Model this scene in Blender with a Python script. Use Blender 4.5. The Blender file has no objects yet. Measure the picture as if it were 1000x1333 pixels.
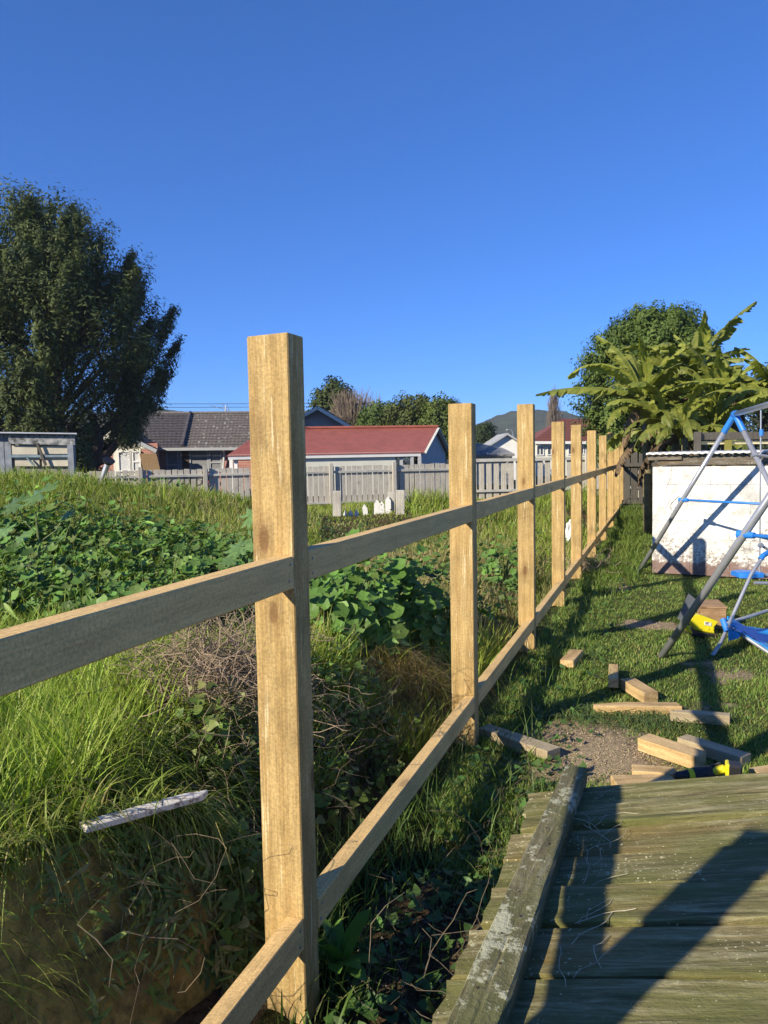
import bpy, bmesh, math, random
import numpy as np
from mathutils import Vector, Matrix
random.seed(7); rng = np.random.default_rng(11)
R = math.radians
scene = bpy.context.scene; col = scene.collection
# ------------------------------------------------------------------ camera
CH = 1.365;  PSI = R(19.96); TH = R(4.09); ROLL = 0.019
F_ = Vector((-math.sin(PSI)*math.cos(TH), math.cos(PSI)*math.cos(TH), -math.sin(TH)))
R0 = Vector((math.cos(PSI), math.sin(PSI), 0)); U0 = R0.cross(F_)
CU = U0*math.cos(ROLL) + R0*math.sin(ROLL); CR = R0*math.cos(ROLL) - U0*math.sin(ROLL)
cam_d = bpy.data.cameras.new('camera'); cam = bpy.data.objects.new('camera', cam_d); col.objects.link(cam)
cam.matrix_world = Matrix(((CR.x, CU.x, -F_.x, 0), (CR.y, CU.y, -F_.y, 0), (CR.z, CU.z, -F_.z, CH), (0, 0, 0, 1)))
cam_d.sensor_fit = 'VERTICAL'; cam_d.sensor_height = 36; cam_d.lens = 27.0
cam_d.clip_start = 0.05; cam_d.clip_end = 6000
scene.camera = cam
# ------------------------------------------------------------------ light
SUN_AZ = 31.0; SUN_EL = 27.2        # the sun stands behind the camera and to the left
w = bpy.data.worlds.new('World'); scene.world = w; w.use_nodes = True
nt = w.node_tree; bg = nt.nodes['Background']
sky = nt.nodes.new('ShaderNodeTexSky'); sky.sky_type = 'NISHITA'; sky.sun_disc = False
sky.sun_elevation = R(SUN_EL); sky.sun_rotation = R(180 + SUN_AZ)
sky.altitude = 0; sky.air_density = 0.7; sky.dust_density = 0.0; sky.ozone_density = 8.0
gm = nt.nodes.new('ShaderNodeGamma'); gm.inputs[1].default_value = 0.78; nt.links.new(sky.outputs[0], gm.inputs[0])
mu = nt.nodes.new('ShaderNodeMix'); mu.data_type = 'RGBA'; mu.blend_type = 'MULTIPLY'; mu.inputs[0].default_value = 1.0
mu.inputs[7].default_value = (0.55, 1.03, 1.68, 1); nt.links.new(gm.outputs[0], mu.inputs[6])
nt.links.new(mu.outputs[2], bg.inputs[0]); bg.inputs[1].default_value = 0.108
sd = bpy.data.lights.new('sun', 'SUN'); so = bpy.data.objects.new('sun', sd); col.objects.link(so)
sd.energy = 5.0; sd.angle = R(0.53); sd.color = (1.0, 0.90, 0.72)
ce = math.cos(R(SUN_EL))
Ls = Vector((math.sin(R(SUN_AZ))*ce, math.cos(R(SUN_AZ))*ce, -math.sin(R(SUN_EL))))
so.rotation_euler = Ls.to_track_quat('-Z', 'Y').to_euler(); so.location = (-6, -10, 12)
scene.view_settings.view_transform = 'Standard'; scene.view_settings.look = 'None'
scene.view_settings.exposure = 0.56; scene.view_settings.gamma = 1.0
scene.view_settings.use_curve_mapping = False
# ------------------------------------------------------------------ placing helpers
def ray(px, py): return F_ + CR*((px-500)/1000) - CU*((py-666.5)/1000)
HF = Vector((-math.sin(PSI), math.cos(PSI), 0)); HR = Vector((math.cos(PSI), math.sin(PSI), 0))
def at(px, py, D):
    d = ray(px, py); t = D/d.dot(HF); return Vector((0, 0, CH)) + d*t
def on_z(px, py, z=0.0):
    d = ray(px, py); t = (z-CH)/d.z; return Vector((0, 0, CH)) + d*t
def on_x(px, py, x):
    d = ray(px, py); t = x/d.x; return Vector((0, 0, CH)) + d*t
def vf(xr, D, z): return HR*xr + HF*D + Vector((0, 0, z))
# ------------------------------------------------------------------ object helpers
def tag(o, label=None, cat=None, group=None, kind=None):
    if label: o['label'] = label
    if cat: o['category'] = cat
    if group: o['group'] = group
    if kind: o['kind'] = kind
    return o
def thing(name, loc, label, cat, group=None, rz=0.0):
    o = bpy.data.objects.new(name, None); col.objects.link(o)
    o.location = loc; o.rotation_euler = (0, 0, rz); o.empty_display_size = 0.1
    return tag(o, label, cat, group)
def link(name, me, parent=None):
    o = bpy.data.objects.new(name, me); col.objects.link(o)
    if parent is not None: o.parent = parent
    return o
class G:
    """collects geometry for ONE mesh object"""
    def __init__(s): s.v = []; s.f = []; s.m = []
    def add(s, vs, fs, mi=0):
        b = len(s.v); s.v += [tuple(x) for x in vs]; s.f += [tuple(b+i for i in f) for f in fs]; s.m += [mi]*len(fs)
    def box(s, c, d, rot=None, mi=0, jit=0.0, taper=None):
        hx, hy, hz = d[0]/2, d[1]/2, d[2]/2; c = Vector(c)
        P = [Vector((x, y, z)) for z in (-hz, hz) for x, y in ((-hx, -hy), (hx, -hy), (hx, hy), (-hx, hy))]
        if jit: P = [p+Vector((random.uniform(-jit, jit), random.uniform(-jit, jit), random.uniform(-jit, jit))) for p in P]
        if rot: P = [rot @ p for p in P]
        s.add([p+c for p in P], [(3, 2, 1, 0), (4, 5, 6, 7), (0, 1, 5, 4), (1, 2, 6, 5), (2, 3, 7, 6), (3, 0, 4, 7)], mi)
        return s
    def beam(s, a, b, w_, h_, up=Vector((0, 0, 1)), mi=0):
        a = Vector(a); b = Vector(b); d = (b-a); L = d.length; d.normalize()
        sx = d.cross(up); sx.normalize(); u = sx.cross(d)
        P = []
        for p in (a, b):
            for i, j in ((-1, -1), (1, -1), (1, 1), (-1, 1)): P.append(p+sx*(i*w_/2)+u*(j*h_/2))
        s.add(P, [(0, 1, 2, 3), (7, 6, 5, 4), (0, 4, 5, 1), (1, 5, 6, 2), (2, 6, 7, 3), (3, 7, 4, 0)], mi); return s
    def tube(s, pts, r, n=10, mi=0, cap=True):
        pts = [Vector(p) for p in pts]; k = len(pts)
        rr = r if isinstance(r, (list, tuple)) else [r]*k
        vs = []; pu = None
        for i, p in enumerate(pts):
            t = (pts[min(i+1, k-1)]-pts[max(i-1, 0)]).normalized()
            if pu is None:
                a = Vector((0, 0, 1)) if abs(t.z) < .9 else Vector((1, 0, 0)); pu = t.cross(a).normalized()
            u = (pu - t*pu.dot(t)).normalized(); pu = u; v = t.cross(u)
            for j in range(n):
                a = 2*math.pi*j/n; vs.append(p+(u*math.cos(a)+v*math.sin(a))*rr[i])
        fs = [(i*n+j, i*n+(j+1) % n, (i+1)*n+(j+1) % n, (i+1)*n+j) for i in range(k-1) for j in range(n)]
        if cap: fs += [tuple(range(n-1, -1, -1)), tuple((k-1)*n+j for j in range(n))]
        s.add(vs, fs, mi); return s
    def prism(s, poly, off, mi=0):
        off = Vector(off); n = len(poly); a = [Vector(p) for p in poly]; b = [p+off for p in a]
        s.add(a+b, [tuple(range(n-1, -1, -1)), tuple(range(n, 2*n))]+[(i, (i+1) % n, n+(i+1) % n, n+i) for i in range(n)], mi); return s
    def mesh(s, name, mats, smooth=False, bevel=0.0, origin=None, seg=1):
        me = bpy.data.meshes.new(name)
        o = Vector(origin) if origin is not None else Vector((0, 0, 0))
        me.from_pydata([tuple(Vector(p)-o) for p in s.v], [], s.f)
        if not isinstance(mats, (list, tuple)): mats = [mats]
        for m in mats: me.materials.append(m)
        me.polygons.foreach_set('material_index', s.m)
        bm = bmesh.new(); bm.from_mesh(me)
        bmesh.ops.recalc_face_normals(bm, faces=bm.faces)
        if bevel: bmesh.ops.bevel(bm, geom=list(bm.edges), offset=bevel, segments=seg, affect='EDGES', clamp_overlap=True)
        bm.to_mesh(me); bm.free()
        if smooth: me.polygons.foreach_set('use_smooth', [True]*len(me.polygons))
        me.update(); return me
    def build(s, name, mats, parent=None, world=False, **k):
        """world=True: vertices are in world space, parent may be moved / rotated"""
        if world and parent is not None:
            mi = (Matrix.Translation(parent.location) @ Matrix.Rotation(parent.rotation_euler.z, 4, 'Z')).inverted()
            s.v = [tuple(mi @ Vector(p)) for p in s.v]
        return link(name, s.mesh(name, mats, **k), parent)
def np_mesh(name, V, quads, tris, mat, colr=None, smooth=False):
    me = bpy.data.meshes.new(name); nq, ntr = len(quads), len(tris)
    me.vertices.add(len(V)); me.vertices.foreach_set('co', V.astype(np.float32).ravel())
    me.loops.add(nq*4+ntr*3); me.polygons.add(nq+ntr)
    li = np.concatenate([quads.ravel(), tris.ravel()]) if ntr else quads.ravel()
    me.loops.foreach_set('vertex_index', li.astype(np.int32))
    ls = np.concatenate([np.arange(nq)*4, nq*4+np.arange(ntr)*3]).astype(np.int32)
    me.polygons.foreach_set('loop_start', ls)
    me.update(calc_edges=True)
    if smooth: me.polygons.foreach_set('use_smooth', np.ones(nq+ntr, bool))
    if colr is not None:
        a = me.color_attributes.new('tint', 'FLOAT_COLOR', 'POINT')
        c = np.ones((len(V), 4), np.float32); c[:, :3] = colr; a.data.foreach_set('color', c.ravel())
    for m in (mat if isinstance(mat, (list, tuple)) else [mat]): me.materials.append(m)
    me.update(); return me
# ------------------------------------------------------------------ materials
def mat(name):
    m = bpy.data.materials.new(name); m.use_nodes = True
    return m, m.node_tree.nodes, m.node_tree.links, m.node_tree.nodes['Principled BSDF']
def N(nodes, t, **k):
    n = nodes.new(t)
    for a, b in k.items():
        if a.startswith('i_'): n.inputs[a[2:].replace('_', ' ')].default_value = b
        else: setattr(n, a, b)
    return n
def ramp(nodes, stops, interp='LINEAR'):
    r = nodes.new('ShaderNodeValToRGB'); e = r.color_ramp.elements; r.color_ramp.interpolation = interp
    while len(e) > 1: e.remove(e[-1])
    e[0].position = stops[0][0]; c = stops[0][1]; e[0].color = (*c, 1) if len(c) == 3 else c
    for p, c in stops[1:]:
        x = e.new(p); x.color = (*c, 1)
    return r
def g3(x): return (x, x, x)
def mixc(nodes, links, fac, a, b, mode='MIX'):
    m = nodes.new('ShaderNodeMix'); m.data_type = 'RGBA'; m.blend_type = mode
    for sock, val in ((m.inputs[0], fac), (m.inputs[6], a), (m.inputs[7], b)):
        if isinstance(val, (int, float)): sock.default_value = val
        elif isinstance(val, tuple): sock.default_value = (*val, 1)
        else: links.new(val, sock)
    return m.outputs[2]
def coords(nodes, links, scale=(1, 1, 1), rnd=True, src='Object'):
    tc = nodes.new('ShaderNodeTexCoord'); mp = nodes.new('ShaderNodeMapping'); mp.inputs['Scale'].default_value = scale
    if rnd:
        oi = nodes.new('ShaderNodeObjectInfo'); ad = nodes.new('ShaderNodeVectorMath'); ad.operation = 'MULTIPLY_ADD'
        ad.inputs[0].default_value = (7.3, 5.1, 9.7)
        links.new(oi.outputs['Random'], ad.inputs[1]); links.new(tc.outputs[src], ad.inputs[2]); links.new(ad.outputs[0], mp.inputs[0])
    else: links.new(tc.outputs[src], mp.inputs[0])
    return mp.outputs[0]
def noise(nodes, links, vec, scale, detail=4, rough=.55, dist=0):
    n = N(nodes, 'ShaderNodeTexNoise', i_Scale=scale, i_Detail=detail, i_Roughness=rough, i_Distortion=dist); links.new(vec, n.inputs['Vector']); return n.outputs['Fac']
def bump(nodes, links, h, b, strength=.3, dist=.01):
    n = N(nodes, 'ShaderNodeBump', i_Strength=strength, i_Distance=dist); links.new(h, n.inputs['Height']); links.new(n.outputs[0], b.inputs['Normal'])
def plain(name, c, rough=.6, var=.25, scale=6, metal=0.0, bmp=.15, src='Object', spec=.4):
    m, n, l, b = mat(name); v = coords(n, l); f = noise(n, l, v, scale, 5, .6)
    r = ramp(n, [(.3, tuple(x*(1-var) for x in c)), (.7, tuple(min(1, x*(1+var)) for x in c))]); l.new(f, r.inputs[0])
    l.new(r.outputs[0], b.inputs['Base Color']); b.inputs['Roughness'].default_value = rough; b.inputs['Metallic'].default_value = metal
    b.inputs['Specular IOR Level'].default_value = spec
    f2 = noise(n, l, v, scale*8, 4, .6); bump(n, l, f2, b, bmp, .004); return m
def timber(name, axis, pale, dark, knot=(.16, .08, .03), streak=None, streak_amt=.0, rough=.75, grey=None, grey_amt=0.0, ring=9.0):
    """sawn timber: growth rings along `axis`, knots, saw marks and blotches"""
    m, n, l, b = mat(name)
    sc = [1, 1, 1]; sc[axis] = .045
    v = coords(n, l, tuple(sc))
    v1 = coords(n, l, (1, 1, 1))
    warp = noise(n, l, v1, 3.0, 2, .5)
    sh = n.new('ShaderNodeVectorMath'); sh.operation = 'MULTIPLY_ADD'; l.new(warp, sh.inputs[0]); sh.inputs[1].default_value = (.05, .04, .05); l.new(v, sh.inputs[2])
    wv = N(n, 'ShaderNodeTexWave', wave_type='RINGS', rings_direction='XYZ'[axis], i_Scale=ring, i_Distortion=5.0, i_Detail=3.0); wv.inputs['Detail Scale'].default_value = 1.2
    l.new(sh.outputs[0], wv.inputs['Vector'])
    fib = noise(n, l, v, 190, 3, .6)
    fib2 = noise(n, l, v, 75, 4, .7)
    blot = noise(n, l, v1, 4.5, 4, .6)
    r = ramp(n, [(.0, pale), (.55, tuple(a*.6+c*.4 for a, c in zip(pale, dark))), (1.0, dark)]); l.new(wv.outputs['Fac'], r.inputs[0])
    c0 = mixc(n, l, .40, r.outputs[0], pale)
    rf = ramp(n, [(.32, g3(.55)), (.62, g3(1.15))]); l.new(fib, rf.inputs[0])
    c1 = mixc(n, l, .55, c0, rf.outputs[0], 'MULTIPLY')
    rb = ramp(n, [(.3, g3(.62)), (.45, g3(.95)), (.6, g3(1.1))]); l.new(blot, rb.inputs[0])
    c2 = mixc(n, l, .75, c1, rb.outputs[0], 'MULTIPLY')
    if streak:
        rs = ramp(n, [(.60, g3(0)), (.66, g3(streak_amt))]); l.new(fib2, rs.inputs[0])
        c2 = mixc(n, l, rs.outputs[0], c2, streak)
    # knots
    ks = [6.5, 6.5, 6.5]; ks[axis] = 2.6
    kv = coords(n, l, tuple(ks)); vo = N(n, 'ShaderNodeTexVoronoi', i_Scale=1.0); l.new(kv, vo.inputs['Vector'])
    rk = ramp(n, [(.0, g3(.9)), (.07, g3(.8)), (.10, g3(.3)), (.22, g3(0))]); l.new(vo.outputs['Distance'], rk.inputs[0])
    c3 = mixc(n, l, rk.outputs[0], c2, knot)
    if grey:
        gn = noise(n, l, v1, 2.2, 5, .65); rg = ramp(n, [(.35, g3(grey_amt*.4)), (.65, g3(grey_amt))]); l.new(gn, rg.inputs[0])
        c3 = mixc(n, l, rg.outputs[0], c3, grey)
    # woolly sawn surface: fine flecks lighten and darken the fibres
    fk = noise(n, l, v1, 150, 4, .8); rk2 = ramp(n, [(.36, g3(.70)), (.5, g3(1.0)), (.66, g3(1.28))]); l.new(fk, rk2.inputs[0]); c3 = mixc(n, l, .8, c3, rk2.outputs[0], 'MULTIPLY')
    l.new(c3, b.inputs['Base Color']); b.inputs['Roughness'].default_value = rough; b.inputs['Specular IOR Level'].default_value = .25
    # saw marks run across the grain
    ss = [30, 30, 30]; ss[axis] = 200
    sv = coords(n, l, tuple(ss)); saw = noise(n, l, sv, 1.0, 2, .5)
    ad = n.new('ShaderNodeMath'); ad.operation = 'MULTIPLY_ADD'; ad.inputs[1].default_value = .6; l.new(saw, ad.inputs[0]); l.new(fib, ad.inputs[2])
    bump(n, l, ad.outputs[0], b, .55, .0022)
    return m
def leafmat(name, rough=.5, trans=.3, spec=.35, bright=1.0):
    m, n, l, b = mat(name)
    at_ = N(n, 'ShaderNodeAttribute', attribute_name='tint'); out = n['Material Output']
    cc = mixc(n, l, 1.0, at_.outputs['Color'], (bright, bright, bright), 'MULTIPLY')
    l.new(cc, b.inputs['Base Color']); b.inputs['Roughness'].default_value = rough; b.inputs['Specular IOR Level'].default_value = spec
    tr = n.new('ShaderNodeBsdfTranslucent'); tc = mixc(n, l, 1.0, cc, (1.25, 1.35, .55), 'MULTIPLY'); l.new(tc, tr.inputs[0])
    mx = n.new('ShaderNodeMixShader'); mx.inputs[0].default_value = trans; l.new(b.outputs[0], mx.inputs[1]); l.new(tr.outputs[0], mx.inputs[2]); l.new(mx.outputs[0], out.inputs['Surface'])
    return m
def leafsolid(name, c, c2, rough=.5, trans=.25, vein=None):
    m, n, l, b = mat(name); out = n['Material Output']; v = coords(n, l)
    f = noise(n, l, v, 9, 4, .6); r = ramp(n, [(.35, c), (.65, c2)]); l.new(f, r.inputs[0])
    oi = n.new('ShaderNodeObjectInfo'); hv = ramp(n, [(0, g3(.72)), (1, g3(1.25))]); l.new(oi.outputs['Random'], hv.inputs[0])
    cc = mixc(n, l, 1.0, r.outputs[0], hv.outputs[0], 'MULTIPLY')
    l.new(cc, b.inputs['Base Color']); b.inputs['Roughness'].default_value = rough; b.inputs['Specular IOR Level'].default_value = .35
    tr = n.new('ShaderNodeBsdfTranslucent'); tc = mixc(n, l, 1.0, cc, (1.3, 1.35, .5), 'MULTIPLY'); l.new(tc, tr.inputs[0])
    mx = n.new('ShaderNodeMixShader'); mx.inputs[0].default_value = trans; l.new(b.outputs[0], mx.inputs[1]); l.new(tr.outputs[0], mx.inputs[2]); l.new(mx.outputs[0], out.inputs['Surface'])
    f2 = noise(n, l, v, 60, 3, .5); bump(n, l, f2, b, .2, .003)
    return m
M = {}
M['post'] = timber('sawn_pine_post', 2, (.485, .335, .135), (.365, .23, .08), streak=(.80, .68, .42), streak_amt=.55, ring=7)
M['rail'] = timber('sawn_pine_rail', 1, (.82, .54, .21), (.60, .39, .145), knot=(.19, .10, .04), grey=(.64, .45, .205), grey_amt=.55, ring=7)
M['offcut'] = timber('pine_offcut', 0, (.60, .42, .20), (.40, .25, .10), streak=(.72, .6, .38), streak_amt=.3, ring=8)
M['offcut_grey'] = timber('weathered_offcut', 0, (.46, .36, .21), (.30, .22, .12), grey=(.40, .34, .23), grey_amt=.6, ring=8)
M['greywood'] = timber('weathered_fence_wood', 2, (.50, .46, .38), (.32, .29, .235), knot=(.13, .11, .08), grey=(.58, .55, .48), grey_amt=.5, ring=6)
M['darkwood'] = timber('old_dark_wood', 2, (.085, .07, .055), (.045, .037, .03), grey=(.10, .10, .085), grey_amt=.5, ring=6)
def mossy(name, axis, stops, lichen, lichen_thr, green, green_amt):
    m, n, l, b = mat(name); sc = [1, 1, 1]; sc[axis] = .10
    v = coords(n, l, tuple(sc)); v1 = coords(n, l); sc2 = [1, 1, 1]; sc2[axis] = .35; v2 = coords(n, l, tuple(sc2))
    fib = noise(n, l, v, 42, 7, .78, .4); r = ramp(n, stops); l.new(fib, r.inputs[0])
    gm = noise(n, l, v2, 7.5, 5, .62); rg = ramp(n, [(.38, g3(0)), (.60, g3(green_amt))]); l.new(gm, rg.inputs[0])
    c = mixc(n, l, rg.outputs[0], r.outputs[0], green)
    ym = noise(n, l, v2, 4.0, 4, .6); ry = ramp(n, [(.56, g3(0)), (.68, g3(.6))]); l.new(ym, ry.inputs[0])
    c = mixc(n, l, ry.outputs[0], c, (.21, .135, .035))
    lm = noise(n, l, v1, 38, 5, .75); lz = noise(n, l, v1, 3.2, 3, .6)
    mu = n.new('ShaderNodeMath'); mu.operation = 'MULTIPLY'; l.new(lm, mu.inputs[0]); l.new(lz, mu.inputs[1])
    rl = ramp(n, [(lichen_thr, g3(0)), (lichen_thr+.025, g3(.85))]); l.new(mu.outputs[0], rl.inputs[0])
    c = mixc(n, l, rl.outputs[0], c, lichen)
    # tiny lichen specks
    vo = N(n, 'ShaderNodeTexVoronoi', i_Scale=80.0); nzv = N(n, 'ShaderNodeTexNoise', i_Scale=70.0, i_Detail=4.0); l.new(v1, nzv.inputs['Vector']); vm_ = n.new('ShaderNodeVectorMath'); vm_.operation = 'MULTIPLY_ADD'; vm_.inputs[1].default_value = (.022, .022, .022); l.new(nzv.outputs['Color'], vm_.inputs[0]); l.new(v1, vm_.inputs[2]); l.new(vm_.outputs[0], vo.inputs['Vector'])
    sp = noise(n, l, v1, 5.0, 3, .6); rs = ramp(n, [(.44, g3(.02)), (.64, g3(.22))]); l.new(sp, rs.inputs[0])
    lt = n.new('ShaderNodeMath'); lt.operation = 'LESS_THAN'; l.new(vo.outputs['Distance'], lt.inputs[0]); l.new(rs.outputs[0], lt.inputs[1])
    c = mixc(n, l, lt.outputs[0], c, tuple(x*1.05 for x in lichen))
    l.new(c, b.inputs['Base Color']); b.inputs['Roughness'].default_value = .8; b.inputs['Specular IOR Level'].default_value = .3
    ad = n.new('ShaderNodeMath'); ad.operation = 'ADD'; l.new(fib, ad.inputs[0]); l.new(lm, ad.inputs[1])
    bump(n, l, ad.outputs[0], b, .9, .006); return m
M['moss_board'] = mossy('mossy_paling', 0, [(.34, (.055, .045, .02)), (.49, (.21, .175, .075)), (.66, (.46, .41, .24))], (.50, .47, .28), .365, (.12, .13, .03), .75)
M['moss_cleat'] = mossy('mossy_rail', 1, [(.33, (.07, .06, .03)), (.5, (.19, .165, .08)), (.68, (.36, .33, .21))], (.50, .49, .32), .262, (.10, .115, .03), .6)
M['rotten'] = mossy('rotten_timber', 0, [(.30, (.05, .04, .03)), (.5, (.16, .13, .10)), (.72, (.34, .32, .28))], (.45, .43, .36), .36, (.10, .09, .05), .4)
M['grass'] = leafmat('grass_blade', .5, .32, .3)
M['leaf'] = leafmat('broad_leaf', .5, .25, .3)
M['treeleaf'] = leafmat('tree_leaf', .6, .15, .2)
M['stem'] = plain('dry_stem', (.27, .20, .13), .8, .35, 20)
M['greenstem'] = plain('green_stem', (.13, .17, .05), .6, .3, 20)
M['bark'] = plain('bark', (.075, .058, .045), .9, .4, 8, bmp=.8)
M['mallow'] = leafsolid('mallow_leaf', (.085, .175, .03), (.135, .25, .045), .5, .25)
M['castor'] = leafsolid('castor_leaf', (.09, .17, .05), (.15, .24, .08), .35, .2)
M['banana'] = leafsolid('banana_leaf', (.14, .185, .03), (.29, .30, .055), .5, .3)
M['banana_dead'] = leafsolid('dead_banana_leaf', (.10, .065, .035), (.20, .14, .08), .8, .15)
M['banana_stem'] = plain('banana_stem', (.20, .17, .09), .7, .4, 7)
M['steel'] = plain('grey_painted_tube', (.42, .43, .45), .28, .10, 14, metal=.5, bmp=.05, spec=.5)
M['blue'] = plain('blue_plastic', (.03, .20, .62), .38, .12, 8, bmp=.05)
M['bluecloth'] = plain('blue_fabric', (.02, .30, .72), .6, .12, 12, bmp=.3)
M['yellow'] = plain('yellow_plastic', (.72, .62, .02), .38, .06, 6, bmp=.05)
M['black'] = plain('black_plastic', (.02, .02, .022), .45, .2, 10)
M['white'] = plain('white_paint', (.72, .71, .67), .6, .08, 3)
M['offwhite'] = plain('cream_paint', (.66, .65, .54), .65, .06, 2)
M['greypaint'] = plain('grey_paint', (.36, .37, .37), .7, .07, 2)
M['glass'] = plain('window_glass', (.06, .065, .07), .08, .2, 2, bmp=.0, spec=.8)
M['curtain'] = plain('net_curtain', (.55, .55, .54), .8, .15, 12)
M['curtain_dim'] = plain('dim_curtain', (.22, .22, .22), .7, .2, 9)
M['metal'] = plain('galvanised_metal', (.42, .43, .44), .4, .15, 6, metal=.6)
M['wire'] = plain('cable', (.04, .04, .04), .6, .1, 2)
# ------------------------------------------------------------------ terrain
def S_(t): t = np.clip(t, 0, 1); return t*t*(3-2*t)
def gz(x, y):
    x = np.asarray(x, float); y = np.asarray(y, float)
    z = .40*S_((-1.12-x)/.5)*(1-.62*S_((y-2.6)/1.6))
    z = z + 1.0*np.exp(-((x+10.1)**2/11+(y-9.2)**2/8)) + .38*np.exp(-((x+6.2)**2/4+(y-10.2)**2/3.5))
    z = z + .22*np.exp(-((x+1.32)**2/.09+(y-3.75)**2/.16))
    z = z + .35*np.exp(-((x+3.7)**2/2.2+(y-12.6)**2/1.5)) + .30*np.exp(-((x+1.4)**2/3+(y-16.5)**2/2))
    z = z + .10*np.exp(-((x+.1)**2/.5+(y-10.6)**2/.8))*0
    z = z - .07*np.exp(-((x+.62)**2/.05+(y-1.2)**2/1.2))
    z = z + .014*np.sin(2.1*x+.7*y)*np.sin(1.3*y-.8*x) + .008*np.sin(7*x)*np.sin(6.1*y+1)
    near = np.exp(-((x)**2+(y)**2)/2000.)
    return z*near - .35*(1-np.exp(-np.maximum(0, np.hypot(x, y)-24)/12))
def dirt(x, y):
    """1 = bare earth, 0 = grass; for the mown side"""
    x = np.asarray(x, float); y = np.asarray(y, float)
    wob = .35*np.sin(5.3*x+2.2*y+1.2*np.sin(7*y))+.3*np.sin(11*y-6*x+np.sin(9*x))+.3*np.sin(23*x+17*y)*np.sin(19*x-14*y)
    d = 1.15*np.exp(-(((x+.30)/.34)**2+((y-3.55)/.55)**2))
    d = np.maximum(d, .9*np.exp(-(((x+.62)/.20)**2+((y-1.6)/.95)**2))*1.3)
    d = np.maximum(d, .75*np.exp(-(((x-.28)/.30)**2+((y-5.1)/.28)**2)))
    d = np.maximum(d, .85*np.exp(-(((x+.50)/.28)**2+((y-8.2)/.7)**2)))
    d = np.maximum(d, .7*np.exp(-(((x+.05)/.4)**2+((y-6.4)/.22)**2)))
    d = np.maximum(d, .7*np.exp(-(((x-.65)/.22)**2+((y-3.5)/.2)**2)))
    d = np.maximum(d, .65*np.exp(-(((x-.2)/.3)**2+((y-4.4)/.2)**2)))
    return np.clip((d+wob*.42*np.minimum(1, d*3)-.32)*2.2, 0, 1)
def axis_coords(lo, hi, core_lo, core_hi, step, grow=1.16):
    a = list(np.arange(core_lo, core_hi+1e-6, step))
    s = step; x = core_hi
    while x < hi: s *= grow; x += s; a.append(min(x, hi))
    s = step; x = core_lo; b = []
    while x > lo: s *= grow; x -= s; b.append(max(x, lo))
    return np.array(b[::-1]+a)
xs = axis_coords(-2500, 2500, -3.2, 2.6, .045); ys = axis_coords(-600, 3500, .4, 9.5, .06)
X, Y = np.meshgrid(xs, ys); Z = gz(X, Y)
core = (np.abs(X) < 6) & (Y < 12) & (Y > -2)
Z = Z + np.where(core & (X < 4), rng.normal(0, .004, X.shape), 0)
V = np.stack([X, Y, Z], -1).reshape(-1, 3); nx, ny = len(xs), len(ys)
i, j = np.meshgrid(np.arange(nx-1), np.arange(ny-1)); i = i.ravel(); j = j.ravel()
Q = np.stack([j*nx+i, j*nx+i+1, (j+1)*nx+i+1, (j+1)*nx+i], 1)
DI = dirt(X, Y).reshape(-1); left = (V[:, 0] < -.93)
DI = np.where(left, .75, DI)
dist = np.hypot(V[:, 0], V[:, 1]); DI = np.where(dist > 25, .1, DI)
SAW = np.exp(-(((V[:, 0]+.26)/.22)**2+((V[:, 1]-3.45)/.42)**2))
DARK_SOIL = np.clip(S_((-.42-V[:, 0])/.12)*S_((3.3-V[:, 1])/.8)+S_((-.9-V[:, 0])/.1), 0, 1)*(1-.75*np.exp(-(((V[:, 0]+1.22)/.35)**2+((V[:, 1]-3.7)/.5)**2)))  # soil tinted darker left of the fence and along its near foot
cg = np.stack([DI, SAW, DARK_SOIL], 1)
m, n, l, b = mat('earth_and_thatch')
att = N(n, 'ShaderNodeAttribute', attribute_name='tint'); sp = n.new('ShaderNodeSeparateColor'); l.new(att.outputs['Color'], sp.inputs[0])
v = coords(n, l, rnd=False); f1 = noise(n, l, v, 6, 6, .7); f2 = noise(n, l, v, 45, 5, .7); f3 = noise(n, l, v, 160, 3, .6)
soil = ramp(n, [(.3, (.15, .105, .062)), (.48, (.40, .295, .185)), (.7, (.62, .48, .31))]); l.new(f2, soil.inputs[0])
th = ramp(n, [(.3, (.04, .055, .015)), (.55, (.10, .125, .03)), (.75, (.20, .19, .08))]); l.new(f2, th.inputs[0])
md = n.new('ShaderNodeMath'); md.operation = 'MULTIPLY_ADD'; l.new(f1, md.inputs[0]); md.inputs[1].default_value = .6; l.new(sp.outputs[0], md.inputs[2])
rm = ramp(n, [(.55, g3(0)), (.85, g3(1))]); l.new(md.outputs[0], rm.inputs[0])
c = mixc(n, l, rm.outputs[0], th.outputs[0], soil.outputs[0])
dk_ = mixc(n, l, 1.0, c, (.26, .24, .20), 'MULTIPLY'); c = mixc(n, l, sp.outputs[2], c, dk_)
ms = n.new('ShaderNodeMath'); ms.operation = 'MULTIPLY'; l.new(sp.outputs[1], ms.inputs[0]); l.new(f3, ms.inputs[1])
rs = ramp(n, [(.28, g3(0)), (.45, g3(.9))]); l.new(ms.outputs[0], rs.inputs[0])
c = mixc(n, l, rs.outputs[0], c, (.46, .36, .22))
l.new(c, b.inputs['Base Color']); b.inputs['Roughness'].default_value = .95; b.inputs['Specular IOR Level'].default_value = .15
ad = n.new('ShaderNodeMath'); ad.operation = 'ADD'; l.new(f2, ad.inputs[0]); l.new(f3, ad.inputs[1]); bump(n, l, ad.outputs[0], b, 1.0, .02)
M['ground'] = m
go = link('ground', np_mesh('ground', V, Q, np.zeros((0, 3), int), m, cg, True)); tag(go, kind='structure')
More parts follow.
